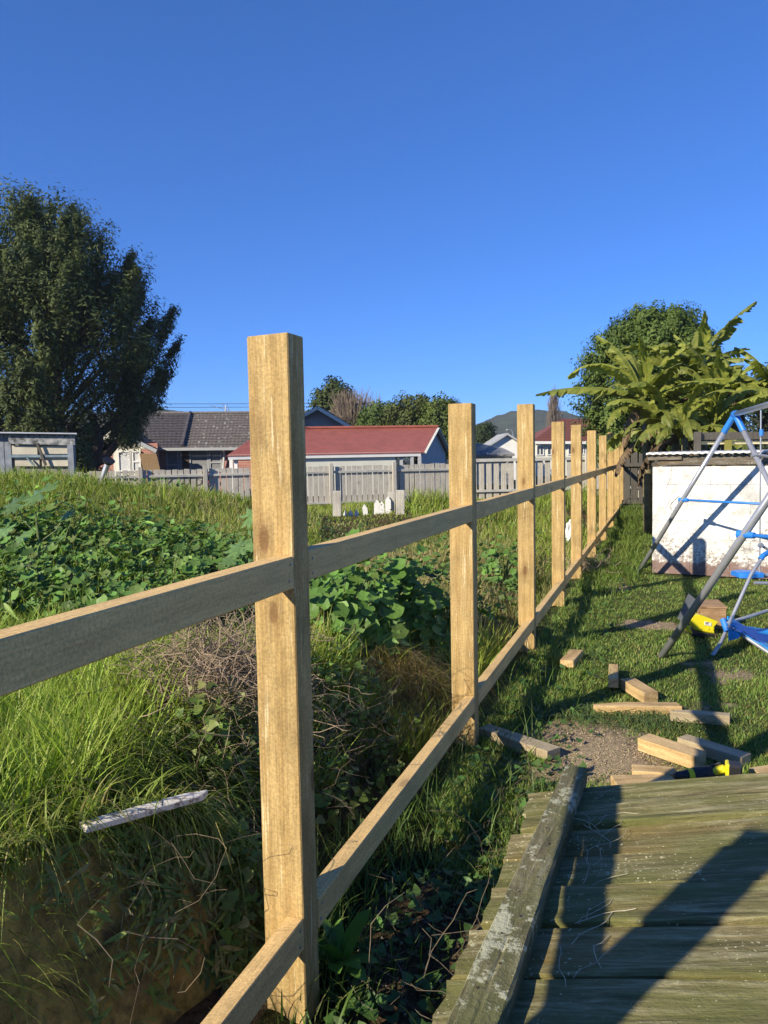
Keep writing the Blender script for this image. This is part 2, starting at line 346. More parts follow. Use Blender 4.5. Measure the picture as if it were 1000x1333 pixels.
# hills: a real wooded ridge some hundreds of metres away
prof = [(-2500, 590), (-900, 566), (-300, 560), (-100, 552), (60, 545), (150, 536), (205, 528), (222, 533), (262, 539), (300, 542), (330, 540), (400, 546), (450, 562), (560, 569), (600, 560), (622, 553), (650, 541), (672, 535), (690, 533), (715, 535), (735, 535), (760, 545), (820, 556), (900, 560), (1100, 568), (1800, 575), (3200, 590)]
pxs = np.concatenate([np.arange(-2500, -100, 40), np.arange(-100, 1100, 3), np.arange(1100, 3200, 40)]); HV = []
ds = [430, 480, 520, 560, 600, 640, 690, 760]; pr = [0, .28, .55, .82, 1.0, .85, .5, 0]
hyl = 595-.019*(pxs-500)
top = (hyl-np.interp(pxs, [p[0] for p in prof], [p[1] for p in prof]))/1000*600+CH+.35
for d_, k in zip(ds, pr):
    nz = rng.normal(0, 1, len(pxs)); nz = np.convolve(nz, [.25, .5, .25], 'same')
    z = np.maximum(top, 1)*k-.4+nz*(.55 if k > 0 else 0)
    xr = (pxs-500)/1000*d_ if False else (pxs-500)/1000*600
    P = np.outer(xr, np.array(HR))+np.outer(np.full(len(pxs), d_), np.array(HF)); P[:, 2] = z; HV.append(P)
HV = np.concatenate(HV); nx = len(pxs); ny = len(ds)
i, j = np.meshgrid(np.arange(nx-1), np.arange(ny-1)); i = i.ravel(); j = j.ravel()
Q = np.stack([j*nx+i, j*nx+i+1, (j+1)*nx+i+1, (j+1)*nx+i], 1)
m, n, l, b = mat('wooded_hill'); v = coords(n, l, rnd=False); f = noise(n, l, v, .09, 8, .75); f2 = noise(n, l, v, .014, 4, .6)
r = ramp(n, [(.35, (.018, .03, .018)), (.55, (.045, .065, .03)), (.75, (.10, .11, .055))]); l.new(f, r.inputs[0])
r2 = ramp(n, [(.4, g3(.7)), (.65, (1.5, 1.35, 1.2))]); l.new(f2, r2.inputs[0]); l.new(mixc(n, l, 1.0, r.outputs[0], r2.outputs[0], 'MULTIPLY'), b.inputs['Base Color'])
b.inputs['Roughness'].default_value = 1; b.inputs['Specular IOR Level'].default_value = 0; bump(n, l, f, b, 1.0, 4.0)
tag(link('hills', np_mesh('hills', HV, Q, np.zeros((0, 3), int), m)), kind='structure')

# ================================================================== NEW TIMBER FENCE
FX = -.815; PW = .11; PT = .08
edge = [399, 620, 697, 736, 758, 776.6, 790, 799.5, 806.5, 812]
tops = [434, 524, 525, 548, 552, 559.5, 566, 562, 570.5, 573]
fence = thing('timber_fence', (FX-PW/2, 1.64, 0), 'unfinished new pine fence of square posts and two rails with no palings', 'fence')
PY = []
for k, (e, ty) in enumerate(zip(edge, tops)):
    p = on_x(e, 600, FX); back = p.y; PY.append(back-PT)
    D = Vector((FX-PW/2, back-PT, 0)).dot(HF)
    zt = at(e-10 if k else 350, ty+1, D).z
    g = G(); g.box((0, 0, (zt-.3)/2), (PW, PT, zt+.3), jit=.0015)
    o = g.build('post', M['post'], fence, bevel=.003, seg=1); o.location = (0, back-PT/2-1.64, 0); o.rotation_euler.z = random.uniform(-.012, .012)
PYall = [-1.70, .0]+PY
for y0, zt in ((-1.70, 1.62), (.0, 1.59)):
    g = G(); g.box((0, 0, (zt-.3)/2), (PW, PT, zt+.3), jit=.0015)
    o = g.build('post', M['post'], fence, bevel=.003); o.location = (0, y0+PT/2-1.64, 0)
for a, b_ in zip(PYall[:-1], PYall[1:]):
    for zt in (1.139, .248):
        L = b_-(a+PT)-.003
        g = G(); g.box((0, 0, 0), (.046, L, .076), jit=.0012)
        o = g.build('rail', M['rail'], fence, bevel=.0025); o.location = (PW/2-.0235, (a+PT+b_)/2-1.64, zt-.0385+random.uniform(-.003, .003))
        # nails driven through the post side into the rail ends
        for yy in (a+PT+.02, b_-.022):
            for dz in (-.02, .018):
                n_ = G(); n_.tube([(0, 0, 0), (.0025, 0, 0)], .0035, 6)
                q = n_.build('nail', M['metal'], fence); q.location = (PW/2-.0002, yy-1.64+random.uniform(-.006, .006), zt-.0385+dz)
# last rail run to the corner of the dark fence
# ================================================================== OLD PALING PANEL (right foreground)
def pz(x): return .44+.23*x
panel = thing('paling_panel', (-.3, 1.3, .38), 'mossy old paling panel lying face down across the right foreground, one rail on top', 'fence panel')
edges_y = [2.235, 2.10, 1.985, 1.845, 1.69, 1.545, 1.375, 1.225, 1.07, .92, .77, .62]
tilt = math.atan(.23)
for k in range(len(edges_y)-1):
    y1, y0 = edges_y[k], edges_y[k+1]; w_ = y1-y0-random.uniform(.008, .015)
    xl = -.345-.022*(2.235-(y0+y1)/2)-random.uniform(0, .02); xr = 1.45+random.uniform(-.03, .03)
    nseg = 22; g = G(); ph = random.uniform(0, 9); ph2 = random.uniform(0, 9)
    tz = random.uniform(-.007, .007); tw = random.uniform(-.02, .07)
    rows = []
    for s_ in range(nseg+1):
        t = s_/nseg; x = xl+(xr-xl)*t; L = (x-xl)/math.cos(tilt)
        wv = .0025*math.sin(3*t*7+ph); e0 = .003*math.sin(11*t+ph2)+random.uniform(-.0022, .0022); e1 = .003*math.sin(9*t+ph)+random.uniform(-.0022, .0022)
        bow = .004*math.sin(2.2*t*3+ph)
        za = tz+bow-tw*w_/2; zb = tz+bow+tw*w_/2
        # a worn paling: cupped top with a split lip
        prof_ = [(-w_/2+e0, za-.019), (-w_/2+e0, za-.004), (-w_/2+.006+e0, za), (-w_/5, (za*.7+zb*.3)-.002+wv), (w_/5, (za*.3+zb*.7)-.002-wv), (w_/2-.006+e1, zb), (w_/2+e1, zb-.004), (w_/2+e1, zb-.019)]
        endj = random.uniform(-.006, .006) if s_ in (0,) else 0
        rows.append([(L+endj*(1 if q % 2 else -1), yy, zz) for q, (yy, zz) in enumerate(prof_)])
    vs = [p for r_ in rows for p in r_]; fs = []
    for s_ in range(nseg):
        for q in range(8):
            fs.append((s_*8+q, s_*8+(q+1) % 8, (s_+1)*8+(q+1) % 8, (s_+1)*8+q))
    fs += [tuple(range(7, -1, -1)), tuple(nseg*8+q for q in range(8))]
    g.add(vs, fs); o = g.build('paling', M['moss_board'], panel)
    o.location = Vector((xl, (y0+y1)/2, pz(xl)))-Vector(panel.location); o.rotation_euler = (0, -tilt, 0)
# cleat rail lying on the left ends of the palings
g = G(); rows = []; ns = 30; ya, yb = .6, 2.285
for s_ in range(ns+1):
    t = s_/ns; y = ya+(yb-ya)*t
    x0 = -.345+.075*t*1.0+.0; x0 = -.325+(-.266+.325)*((y-1.24)/(2.23-1.24)); x1 = -.236+(-.198+.236)*((y-1.24)/(2.23-1.24))
    x0 -= .008; x1 -= .008; zt = pz((x0+x1)/2)+.052+.002*math.sin(5*y)
    j = lambda a=.0016: random.uniform(-a, a)
    ch = .012 if random.random() < .12 else .004
    rows.append([(x0+j(), y, zt-.05), (x0+j(), y, zt-.008-ch), (x0+.006+j(), y, zt+j()), ((x0+x1)/2-.004, y, zt+j()), ((x0+x1)/2+.002, y, zt-.001+j()), ((x0+x1)/2+.008, y, zt+j()), (x1-.006+j(), y, zt+j()), (x1+j(), y, zt-.006), (x1+j(), y, zt-.05)])
nail_me = G().tube([(0, 0, -.004), (0, 0, .0010)], .0024, 8).mesh('nail', plain('rusty_nail', (.06, .04, .03), .8, .3, 30))
for k_ in range(len(edges_y)-1):
    for dy_, dx_ in ((-.035, -.012), (.035, .010)):
        yn = (edges_y[k_]+edges_y[k_+1])/2+dy_+random.uniform(-.006, .006); r_ = rows[max(0, min(ns, int(round((yn-ya)/(yb-ya)*ns))))]; xn = (r_[2][0]+r_[6][0])/2+dx_+random.uniform(-.004, .004)
        q_ = link('nail', nail_me, panel); q_.location = Vector((xn, yn, r_[3][2]+.0005))-Vector(panel.location)
K = 9; vs = [p for r_ in rows for p in r_]; fs = [(s_*K+q, s_*K+(q+1) % K, (s_+1)*K+(q+1) % K, (s_+1)*K+q) for s_ in range(ns) for q in range(K)]
fs += [tuple(range(K-1, -1, -1)), tuple(ns*K+q for q in range(K))]
g.add([Vector(p)-Vector(panel.location) for p in vs], fs); g.build('rail', M['moss_cleat'], panel)
g = G(); g.box((0, 0, 0), (.05, 1.6, .07), jit=.002); o = g.build('rail', M['moss_cleat'], panel, bevel=.003); o.location = Vector((1.30, 1.45, pz(1.3)+.04))-Vector(panel.location)
# stack of old sleepers that carries the panel
for k, (x, h, lab) in enumerate(((.05, pz(.05)-.03, 'dark old sleeper block under the left of the mossy panel'), (1.15, pz(1.15)-.03, 'taller dark sleeper block under the right of the mossy panel'))):
    t_ = thing('sleeper_block', (x, 1.35, 0), lab, 'timber block')
    hh = h/3
    for q in range(3):
        g = G(); g.box((0, 0, 0), (.18, 1.0, hh-.004), jit=.004); o = g.build('sleeper', M['darkwood'], t_, bevel=.006); o.location = (random.uniform(-.01, .01), 0, hh*(q+.5)-.01)
# ================================================================== WHITE BLOCK WALL and lean-to roof
WA = at(849, 745, 8.62); WA.z = 0; WB = at(1000, 752, 8.05); WB.z = 0
wd = (WB-WA).normalized(); wn = Vector((wd.y, -wd.x, 0)); wang = math.atan2(wd.y, wd.x)
wall = thing('block_wall', WA, 'peeling white painted concrete block shed wall behind the swing frame', 'wall', rz=wang)
m, n, l, b = mat('peeling_white_blockwork')
tc = n.new('ShaderNodeTexCoord'); oi = n.new('ShaderNodeObjectInfo')
ge = n.new('ShaderNodeNewGeometry'); sx = n.new('ShaderNodeSeparateXYZ'); l.new(ge.outputs['Position'], sx.inputs[0])
f1 = noise(n, l, ge.outputs['Position'], 2.6, 6, .7); f2 = noise(n, l, ge.outputs['Position'], 26, 6, .8); f3 = noise(n, l, ge.outputs['Position'], 9, 5, .7)
base0 = ramp(n, [(.3, (.70, .68, .61)), (.5, (.80, .79, .74)), (.72, (.62, .57, .45))]); l.new(f3, base0.inputs[0])
stn = noise(n, l, ge.outputs['Position'], 4.2, 7, .78); rst = ramp(n, [(.40, g3(.55)), (.52, g3(1))]); l.new(stn, rst.inputs[0])
class _O: pass
base = _O(); base.outputs = [mixc(n, l, .75, base0.outputs[0], rst.outputs[0], 'MULTIPLY')]
spk = noise(n, l, ge.outputs['Position'], 60, 4, .8); rsp = ramp(n, [(.36, g3(.35)), (.42, g3(1))]); l.new(spk, rsp.inputs[0]); base.outputs = [mixc(n, l, .7, base.outputs[0], rsp.outputs[0], 'MULTIPLY')]
# flaking: more of it low down on the wall
hz = N(n, 'ShaderNodeMapRange'); hz.inputs[1].default_value = 0.05; hz.inputs[2].default_value = .75; hz.inputs[3].default_value = .26; hz.inputs[4].default_value = 0.0; l.new(sx.outputs[2], hz.inputs[0])
a1 = n.new('ShaderNodeMath'); a1.operation = 'ADD'; l.new(hz.outputs[0], a1.inputs[0]); l.new(f2, a1.inputs[1])
a2 = n.new('ShaderNodeMath'); a2.operation = 'MULTIPLY_ADD'; l.new(f1, a2.inputs[0]); a2.inputs[1].default_value = .5; l.new(a1.outputs[0], a2.inputs[2])
rf = ramp(n, [(.955, g3(0)), (.99, g3(.85))]); l.new(a2.outputs[0], rf.inputs[0])
fl = ramp(n, [(.35, (.22, .12, .09)), (.6, (.33, .29, .25))]); l.new(f3, fl.inputs[0])
c = mixc(n, l, rf.outputs[0], base.outputs[0], fl.outputs[0])
# bare red-brown course along the ground
hz2 = N(n, 'ShaderNodeMapRange'); hz2.inputs[1].default_value = .06; hz2.inputs[2].default_value = .22; hz2.inputs[3].default_value = .42; hz2.inputs[4].default_value = -.2; l.new(sx.outputs[2], hz2.inputs[0])
a3 = n.new('ShaderNodeMath'); a3.operation = 'ADD'; l.new(hz2.outputs[0], a3.inputs[0]); l.new(f3, a3.inputs[1]); rr = ramp(n, [(.56, g3(0)), (.68, g3(.85))]); l.new(a3.outputs[0], rr.inputs[0])
c = mixc(n, l, rr.outputs[0], c, (.19, .105, .085))
bv = ramp(n, [(0, g3(.93)), (1, g3(1.04))]); l.new(oi.outputs['Random'], bv.inputs[0]); c = mixc(n, l, 1.0, c, bv.outputs[0], 'MULTIPLY')
l.new(c, b.inputs['Base Color']); b.inputs['Roughness'].default_value = .8
ad = n.new('ShaderNodeMath'); ad.operation = 'SUBTRACT'; l.new(f3, ad.inputs[0]); l.new(rf.outputs[0], ad.inputs[1]); bump(n, l, ad.outputs[0], b, .5, .006)
M['blockwork'] = m
BH = .2; BL = .4
g = G(); g.box((1.7, .1, .6), (3.4-.01, .185, 1.188)); g.build('mortar', M['blockwork'], wall)
bm_full = G().box((0, 0, 0), (BL-.002, .19, BH-.004)).mesh('block', M['blockwork'], bevel=.0015)
bm_half = G().box((0, 0, 0), (BL/2-.002, .19, BH-.004)).mesh('block', M['blockwork'], bevel=.0015)
for r_ in range(6):
    x = 0; first = True
    while x < 3.39:
        half = (r_ % 2 == 1 and first) or x+BL > 3.41
        wdt = BL/2 if half else BL; first = False
        o = link('block', bm_half if half else bm_full, wall); o.location = (x+wdt/2, .1-.005+random.uniform(-.0015, .0015), BH*(r_+.5)); x += wdt
# return wall going back
for r_ in range(6):
    y = .2+(BL/2 if r_ % 2 else 0)
    while y < 2.3:
        o = link('block', bm_full, wall); o.location = (.1, y+BL/2, BH*(r_+.5)); o.rotation_euler.z = math.pi/2; y += BL
# lean-to roof: timber plate, fascia scraps and a white sheet edge
roofz = 1.365+.0
t_ = wall
g = G(); g.box((1.72, .06, 1.262), (3.34, .11, .105), jit=.004); o = g.build('wall_plate', M['rotten'], t_, bevel=.006)
g = G(); g.box((.13, -.01, 1.30), (.36, .025, .055), jit=.003); g.build('fascia_scrap', M['rotten'], t_, bevel=.003)
g = G(); g.box((2.1, .02, 1.33), (1.7, .10, .03), jit=.003); g.build('fascia_board', M['rotten'], t_, bevel=.003)
nc = 48; g = G()
for k in range(nc):
    x0 = -.06+k*3.5/nc; x1 = x0+3.5/nc; xm = (x0+x1)/2
    za = .004; 
    for (xa, xb, ha, hb) in ((x0, xm, 0, .010), (xm, x1, .010, 0)):
        zf = 1.353; zb_ = 1.36
        vs = [(xa, -.07, zf+ha), (xb, -.07, zf+hb), (xb, 2.4, zb_+hb), (xa, 2.4, zb_+ha), (xa, -.07, zf+ha-.022), (xb, -.07, zf+hb-.022), (xb, 2.4, zb_+hb-.022), (xa, 2.4, zb_+ha-.022)]
        g.add(vs, [(0, 1, 2, 3), (7, 6, 5, 4), (4, 5, 1, 0), (6, 7, 3, 2)])
m = plain('flaking_roof_edge', (.62, .62, .6), .6, .25, 22, bmp=.5); g.build('roof_sheet', m, t_)
# scribbled line drawing on the wall
g = G(); pts = []
for k in range(60):
    t = k/59; pts.append((.22+.05*math.sin(t*15)+.03*t, -.0035, .80+.10*math.cos(t*11+.5)*(.5+.5*t)))
g.tube(pts, .0016, 4); g.tube([(.16+.02*math.sin(k*.8), -.0035, 1.12-k*.03) for k in range(14)], .0014, 4)
g.build('scribble', plain('pencil', (.28, .27, .26), .8), t_)
# old timber rail behind the roof
rk = thing('timber_rail', at(950, 586, 10.2), 'dark old two-board timber rail standing on the roof behind the white wall', 'rail', rz=wang)
def W(px, py, D): return at(px, py, D)
a = W(903, 568, 10.2); b2 = W(1090, 566, 9.9)
G().beam(a, b2, .05, .10).build('board', M['darkwood'], rk, world=True, bevel=.006)
a = W(905, 576.5, 10.25); b2 = W(1090, 575, 9.95)
G().beam(a, b2, .04, .045).build('board', plain('yellowed_batten', (.52, .47, .28), .8, .3, 10), rk, world=True, bevel=.004)
mp = mossy('mossy_stub', 2, [(.3, (.08, .06, .02)), (.6, (.22, .17, .06))], (.3, .3, .1), .42, (.17, .17, .03), .7)
for px in (908, 948, 1075):
    p = W(px, 586, 10.15); q = W(px, 562, 10.15); g = G(); g.beam((p.x, p.y, 1.36), (p.x, p.y, q.z), .09, .08, up=Vector((0, 1, 0))); g.build('post', mp if px > 940 else M['darkwood'], rk, world=True, bevel=.004)
# ================================================================== DARK FENCE at the far end
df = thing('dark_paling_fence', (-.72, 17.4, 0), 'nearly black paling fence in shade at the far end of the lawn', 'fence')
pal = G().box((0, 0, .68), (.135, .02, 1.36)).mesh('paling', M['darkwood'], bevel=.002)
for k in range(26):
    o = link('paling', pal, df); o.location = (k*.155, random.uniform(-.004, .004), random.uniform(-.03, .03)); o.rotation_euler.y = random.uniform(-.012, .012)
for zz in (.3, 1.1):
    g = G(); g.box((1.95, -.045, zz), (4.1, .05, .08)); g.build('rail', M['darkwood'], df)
# ================================================================== BACK FENCE of grey palings
def uf(px, D): return (px-500)/1000*D
fa0 = vf(uf(-60, 18.0), 18.0, 0); fa1 = vf(uf(604, 21.6), 21.6, 0); fd = (fa1-fa0); FL = fd.length; fang = math.atan2(fd.y, fd.x)
bf = thing('grey_paling_fence', fa0, 'weathered grey paling fence running behind the overgrown section', 'fence', rz=fang)
ftop = 1.15; pw_ = .15
pal = [G().box((0, 0, (ftop-.05)/2+.05), (pw_-random.uniform(.018, .03), .02, ftop-.05), jit=.003).mesh('paling', M['greywood'], bevel=.002) for _ in range(4)]
npal = int(FL/pw_)
for k in range(npal):
    o = link('paling', random.choice(pal), bf); o.location = ((k+.5)*pw_, 0, random.uniform(-.015, .012)+gz(*(fa0+fd*((k+.5)/npal)).xy)*.0); o.rotation_euler.y = random.uniform(-.01, .01)
gw_l = timber('bleached_fence_rail', 0, (.50, .49, .44), (.35, .34, .3), grey=(.55, .54, .5), grey_amt=.5)
pxp = [-30, 60, 157, 238, 320, 407, 498, 590]
sp_ = []
for px in pxp:
    t = (px+60)/664.; sp_.append(t*FL)
for x in sp_:
    g = G(); g.box((x, -.085, .60), (.10, .08, 1.26), jit=.003); g.build('post', M['greywood'], bf, bevel=.004)
for x0, x1 in zip(sp_[:-1], sp_[1:]):
    for zz in (.99, .17):
        g = G(); g.box(((x0+x1)/2, -.035, zz), (x1-x0-.11, .045, .06), jit=.003); g.build('rail', gw_l, bf, bevel=.003)
# painted scrawl on the palings
g = G(); x0 = (188+60)/664.*FL
def stroke(pts): g.tube([(x0+x, -.0135, z) for x, z in pts], .011, 5)
stroke([(0, .55), (.02, .95)]); stroke([(.02, .78), (.2, .98)]); stroke([(.04, .76), (.2, .55)])
stroke([(.42, .55), (.44, .95)]); stroke([(.44, .95), (.58, .90), (.56, .78), (.44, .74), (.60, .70), (.58, .58), (.42, .55)])
stroke([(.72, .6), (.74, .9), (.88, .86), (.84, .76), (.73, .74)]); stroke([(.95, .88), (1.08, .84), (.98, .66), (1.12, .63)])
g.build('graffiti', plain('faded_spray_paint', (.15, .14, .13), .9), bf)
# fence on the right, in front of the far houses
f2a = vf(uf(604, 21.8), 21.8, 0); f2b = vf(uf(845, 22.4), 22.4, 0); f2 = f2b-f2a; L2 = f2.length
ff = thing('open_paling_fence', f2a, 'grey paling fence with open gaps below the white gable, seen between the new posts', 'fence', rz=math.atan2(f2.y, f2.x))
pal = G().box((0, 0, .62), (.15, .02, 1.14), jit=.003).mesh('paling', M['greywood'], bevel=.002)
k = 0; x = .1
while x < L2:
    o = link('paling', pal, ff); o.location = (x, 0, random.uniform(-.01, .01)); x += .215
g = G(); x = 0
while x < L2-.1:
    g = G(); g.box((x+.9, -.04, 1.22), (1.78, .06, .09)); g.build('rail', gw_l, ff, bevel=.003)
    g = G(); g.box((x+.9, -.04, .35), (1.78, .05, .07)); g.build('rail', gw_l, ff, bevel=.003)
    g = G(); g.box((x, -.1, .68), (.1, .09, 1.36)); g.build('post', M['greywood'], ff, bevel=.003); x += 1.8
# ================================================================== BUILDINGS
def hy(px): return 595-.019*(px-500)
def Q_(px, py, D): return vf(uf(px, D), D, CH+(hy(px)-py)*D/1000)
def gnd(px, D):
    p = vf(uf(px, D), D, 0); p.z = float(gz(p.x, p.y)); return p
# --- materials
def brickmat(name, c1, c2, mortar):
    m, n, l, b = mat(name); v = coords(n, l, rnd=False)
    sp = n.new('ShaderNodeSeparateXYZ'); l.new(v, sp.inputs[0]); cb = n.new('ShaderNodeCombineXYZ'); l.new(sp.outputs[0], cb.inputs[0]); l.new(sp.outputs[2], cb.inputs[1])
    br = N(n, 'ShaderNodeTexBrick', i_Scale=1.0); br.inputs['Brick Width'].default_value = .24; br.inputs['Row Height'].default_value = .086; br.inputs['Mortar Size'].default_value = .010
    br.inputs['Color1'].default_value = (*c1, 1); br.inputs['Color2'].default_value = (*c2, 1); br.inputs['Mortar'].default_value = (*mortar, 1); l.new(cb.outputs[0], br.inputs['Vector'])
    l.new(br.outputs['Color'], b.inputs['Base Color']); b.inputs['Roughness'].default_value = .9; return m
M['brick'] = brickmat('red_brick', (.36, .10, .065), (.46, .17, .11), (.42, .37, .33))
M['tile'] = plain('dark_concrete_tile', (.075, .068, .072), .75, .45, 6, bmp=.4)
M['tile_l'] = plain('weathered_concrete_tile', (.15, .135, .125), .8, .5, 14, bmp=.4)
M['redroof'] = plain('red_painted_iron', (.33, .105, .07), .45, .15, 3, bmp=.05)
M['redtile'] = plain('red_brown_tile', (.17, .06, .045), .8, .3, 10)
def slope_tiles(g, A, B, C_, D_, rows, cols, th, mi=0):
    """roof plane A-B (eave) to D-C (ridge), laid in overlapping stepped courses of rounded tiles"""
    A, B, C_, D_ = map(Vector, (A, B, C_, D_)); nrm = (B-A).cross(D_-A).normalized()
    if nrm.z < 0: nrm = -nrm
    for r_ in range(rows):
        t0, t1 = r_/rows, (r_+1)/rows
        L0, R_0 = A.lerp(D_, t0), B.lerp(C_, t0); L1, R1 = A.lerp(D_, t1), B.lerp(C_, t1)
        P = []
        for k in range(cols+1):
            s = k/cols; h = th*(.45 if k % 2 else 0)
            P += [L0.lerp(R_0, s)+nrm*(th+h), L1.lerp(R1, s)+nrm*(h*.4), L0.lerp(R_0, s)-nrm*.02]
        fs = []
        for k in range(cols):
            a = k*3; c_ = a+3; fs += [(a, c_, c_+1, a+1), (a+2, c_+2, c_, a)]
        g.add(P, fs, mi)
def window(parent, a, b, z0, z1, mf, mg, nrm, mull=(.5,), trans=None, depth=.06):
    """a,b: bottom corners in world xy; frame with pane sub-part and glazing bars"""
    a = Vector(a); b = Vector(b); d = (b-a).normalized(); up = Vector((0, 0, 1)); nrm = Vector(nrm)
    P = lambda s, z: Vector((a.x+(b.x-a.x)*s, a.y+(b.y-a.y)*s, z))
    g = G(); w_ = .07; L = (b-a).length; e = w_/L/2
    for s in (e, 1-e)+tuple(mull): g.beam(P(s, z0)+nrm*depth/2, P(s, z1)+nrm*depth/2, w_, depth, up=nrm)
    zs = [z0+w_/2, z1-w_/2]+([trans] if trans else [])
    for z in zs: g.beam(P(0, z)+nrm*(depth/2+.003), P(1, z)+nrm*(depth/2+.003), depth, w_, up=up)
    f = g.build('window', mf, parent, world=True)
    h = G(); h.add([P(0, z0)+nrm*.012, P(1, z0)+nrm*.012, P(1, z1)+nrm*.012, P(0, z1)+nrm*.012], [(0, 1, 2, 3)])
    mi = (Matrix.Translation(parent.location) @ Matrix.Rotation(parent.rotation_euler.z, 4, 'Z')).inverted(); h.v = [tuple(mi @ Vector(p)) for p in h.v]
    h.build('pane', mg, f)
    return f
toCam = -HF
# --- dark tiled brick house
DH = 38.0; base = vf(uf(250, DH), DH, -.55)
hs = thing('brick_house', base, 'low brick house under a dark tiled roof, partly hidden by the big dark tree', 'house', rz=PSI)
gb = -.6
def wallq(x0, x1, y1, D0, mat_, name, th=.2):
    z1 = Q_((x0+x1)/2, y1, D0).z; a = vf(uf(x0, D0), D0, 0); b_ = vf(uf(x1, D0), D0, 0)
    c = (a+b_)/2+HF*th/2; g = G(); g.box((0, 0, 0), ((b_-a).length, th, z1-gb)); o = g.build(name, mat_, hs)
    mi = Matrix.Rotation(-PSI, 4, 'Z'); q = mi @ (Vector((c.x, c.y, (z1+gb)/2))-Vector(base)); o.location = q; return o
# main wall (in the eave's shade) and front wing wall at the left
wallq(207, 470, 583, DH+.9, M['brick'], 'wall')
wallq(186, 208, 577, DH-.6, M['brick'], 'wall'); wallq(118, 150, 577, DH-.6, M['brick'], 'wall')
wallq(150, 186, 577, DH-.62, M['offwhite'], 'wall')
wallq(60, 118, 577, DH-.6, M['offwhite'], 'wall')
g = G(); Z0 = Q_(208, 584, DH-.6).z
ap = Q_(135, 551, DH-.62); l_ = Q_(66, 584, DH-.62); r__ = Q_(204, 584, DH-.62)
g.prism([l_, r__, ap], HF*.12); g.build('gable', M['offwhite'], hs, world=True)
ap2 = ap+HF*7; l2 = l_+HF*7; r2 = r__+HF*7
up_ = Vector((0, 0, .12)); fr = -HF*.5
g = G(); slope_tiles(g, r__+fr+HR*.25-Vector((0, 0, .1)), r2+HR*.25-Vector((0, 0, .1)), ap2+up_, ap+fr+up_, 11, 30, .045)
slope_tiles(g, l_+fr-HR*.25-Vector((0, 0, .1)), l2-HR*.25-Vector((0, 0, .1)), ap2+up_, ap+fr+up_, 11, 30, .045)
ev = M['tile']
# left half of main roof, in darker tile, right half weathered with pale lichen
eL = Q_(185, 584, DH+.4); eM = Q_(240, 583.5, DH+.4); eR = Q_(434, 582, DH+.4)
rL = Q_(172, 540, DH+4.2); rM = Q_(252, 539.5, DH+4.2); rR = Q_(434, 538, DH+4.2)
slope_tiles(g, eL, eM, rM, rL, 13, 24, .05)
o = g.build('roof', ev, hs, world=True)
m, n, l, b = mat('lichened_tile'); v = coords(n, l, rnd=False); f = noise(n, l, v, 5, 5, .7); vo = N(n, 'ShaderNodeTexVoronoi', i_Scale=3.4); l.new(v, vo.inputs['Vector'])
r = ramp(n, [(.3, (.085, .075, .07)), (.6, (.15, .13, .115))]); l.new(f, r.inputs[0]); rv = ramp(n, [(.16, g3(.8)), (.24, g3(0))]); l.new(vo.outputs['Distance'], rv.inputs[0])
l.new(mixc(n, l, rv.outputs[0], r.outputs[0], (.45, .44, .40)), b.inputs['Base Color']); b.inputs['Roughness'].default_value = .9
g = G(); slope_tiles(g, eM, eR, rR, rM, 13, 80, .04); o2 = g.build('roof', m, hs, world=True)
g = G(); back = HF*4.5-Vector((0, 0, 1.6)); g.add([rL, rR, rR+back, rL+back], [(0, 1, 2, 3)]); g.build('roof', ev, hs, world=True)
G().tube([rL+Vector((0, 0, .05)), rR+Vector((0, 0, .05))], .09, 6).build('ridge_cap', M['tile_l'], hs, world=True)
G().tube([eM+Vector((0, 0, .12)), rM+Vector((0, 0, .10))], .09, 6).build('ridge_cap', M['tile'], hs, world=True)
G().beam(Q_(205, 585, DH+.3), Q_(330, 584, DH+.3), .1, .14).build('gutter', M['greypaint'], hs, world=True)
# right gable wing, facing the camera, seen past the first post
DG = 37.0
ga = Q_(418, 533, DG); gl = Q_(362, 562, DG); gr = Q_(468, 562, DG)
g = G(); g.prism([gl, gr, ga], HF*.15); g.build('gable', M['greypaint'], hs, world=True)
g = G(); g.prism([Vector((gl.x, gl.y, gb)), Vector((gr.x, gr.y, gb)), gr, gl], HF*.15); g.build('wall', M['brick'], hs, world=True)
g = G(); slope_tiles(g, gr+fr*1.2+HR*.3-Vector((0, 0, .15)), gr+HF*6+HR*.3-Vector((0, 0, .15)), ga+HF*6+up_, ga+fr*1.2+up_, 9, 24, .05)
slope_tiles(g, gl+fr*1.2-HR*.3-Vector((0, 0, .15)), gl+HF*6-HR*.3-Vector((0, 0, .15)), ga+HF*6+up_, ga+fr*1.2+up_, 9, 24, .05); g.build('roof', ev, hs, world=True)
g = G(); g.beam(gr+fr*1.25+HR*.3-Vector((0, 0, .2)), ga+fr*1.25+Vector((0, 0, .02)), .06, .16, up=HF.cross(Vector((0,0,1)))); g.beam(gl+fr*1.25-HR*.3-Vector((0, 0, .2)), ga+fr*1.25+Vector((0, 0, .02)), .06, .16, up=HF.cross(Vector((0,0,1)))); g.build('barge_board', M['offwhite'], hs, world=True)
g = G(); g.beam(r__+fr*1.1+HR*.25-Vector((0, 0, .14)), ap+fr*1.1+Vector((0, 0, .03)), .06, .18, up=HR); g.build('barge_board', M['greypaint'], hs, world=True)
zz = lambda px, py, D: Q_(px, py, D).z
D1 = DH-.64
window(hs, vf(uf(156, D1), D1, 0), vf(uf(173, D1), D1, 0), zz(165, 614, D1), zz(165, 587, D1), M['white'], M['curtain'], toCam, (.97,))
window(hs, vf(uf(174.5, D1), D1, 0), vf(uf(186, D1), D1, 0), zz(180, 614, D1), zz(180, 587, D1), M['white'], M['curtain'], toCam, (), zz(180, 601, D1))
D2 = DH+.88
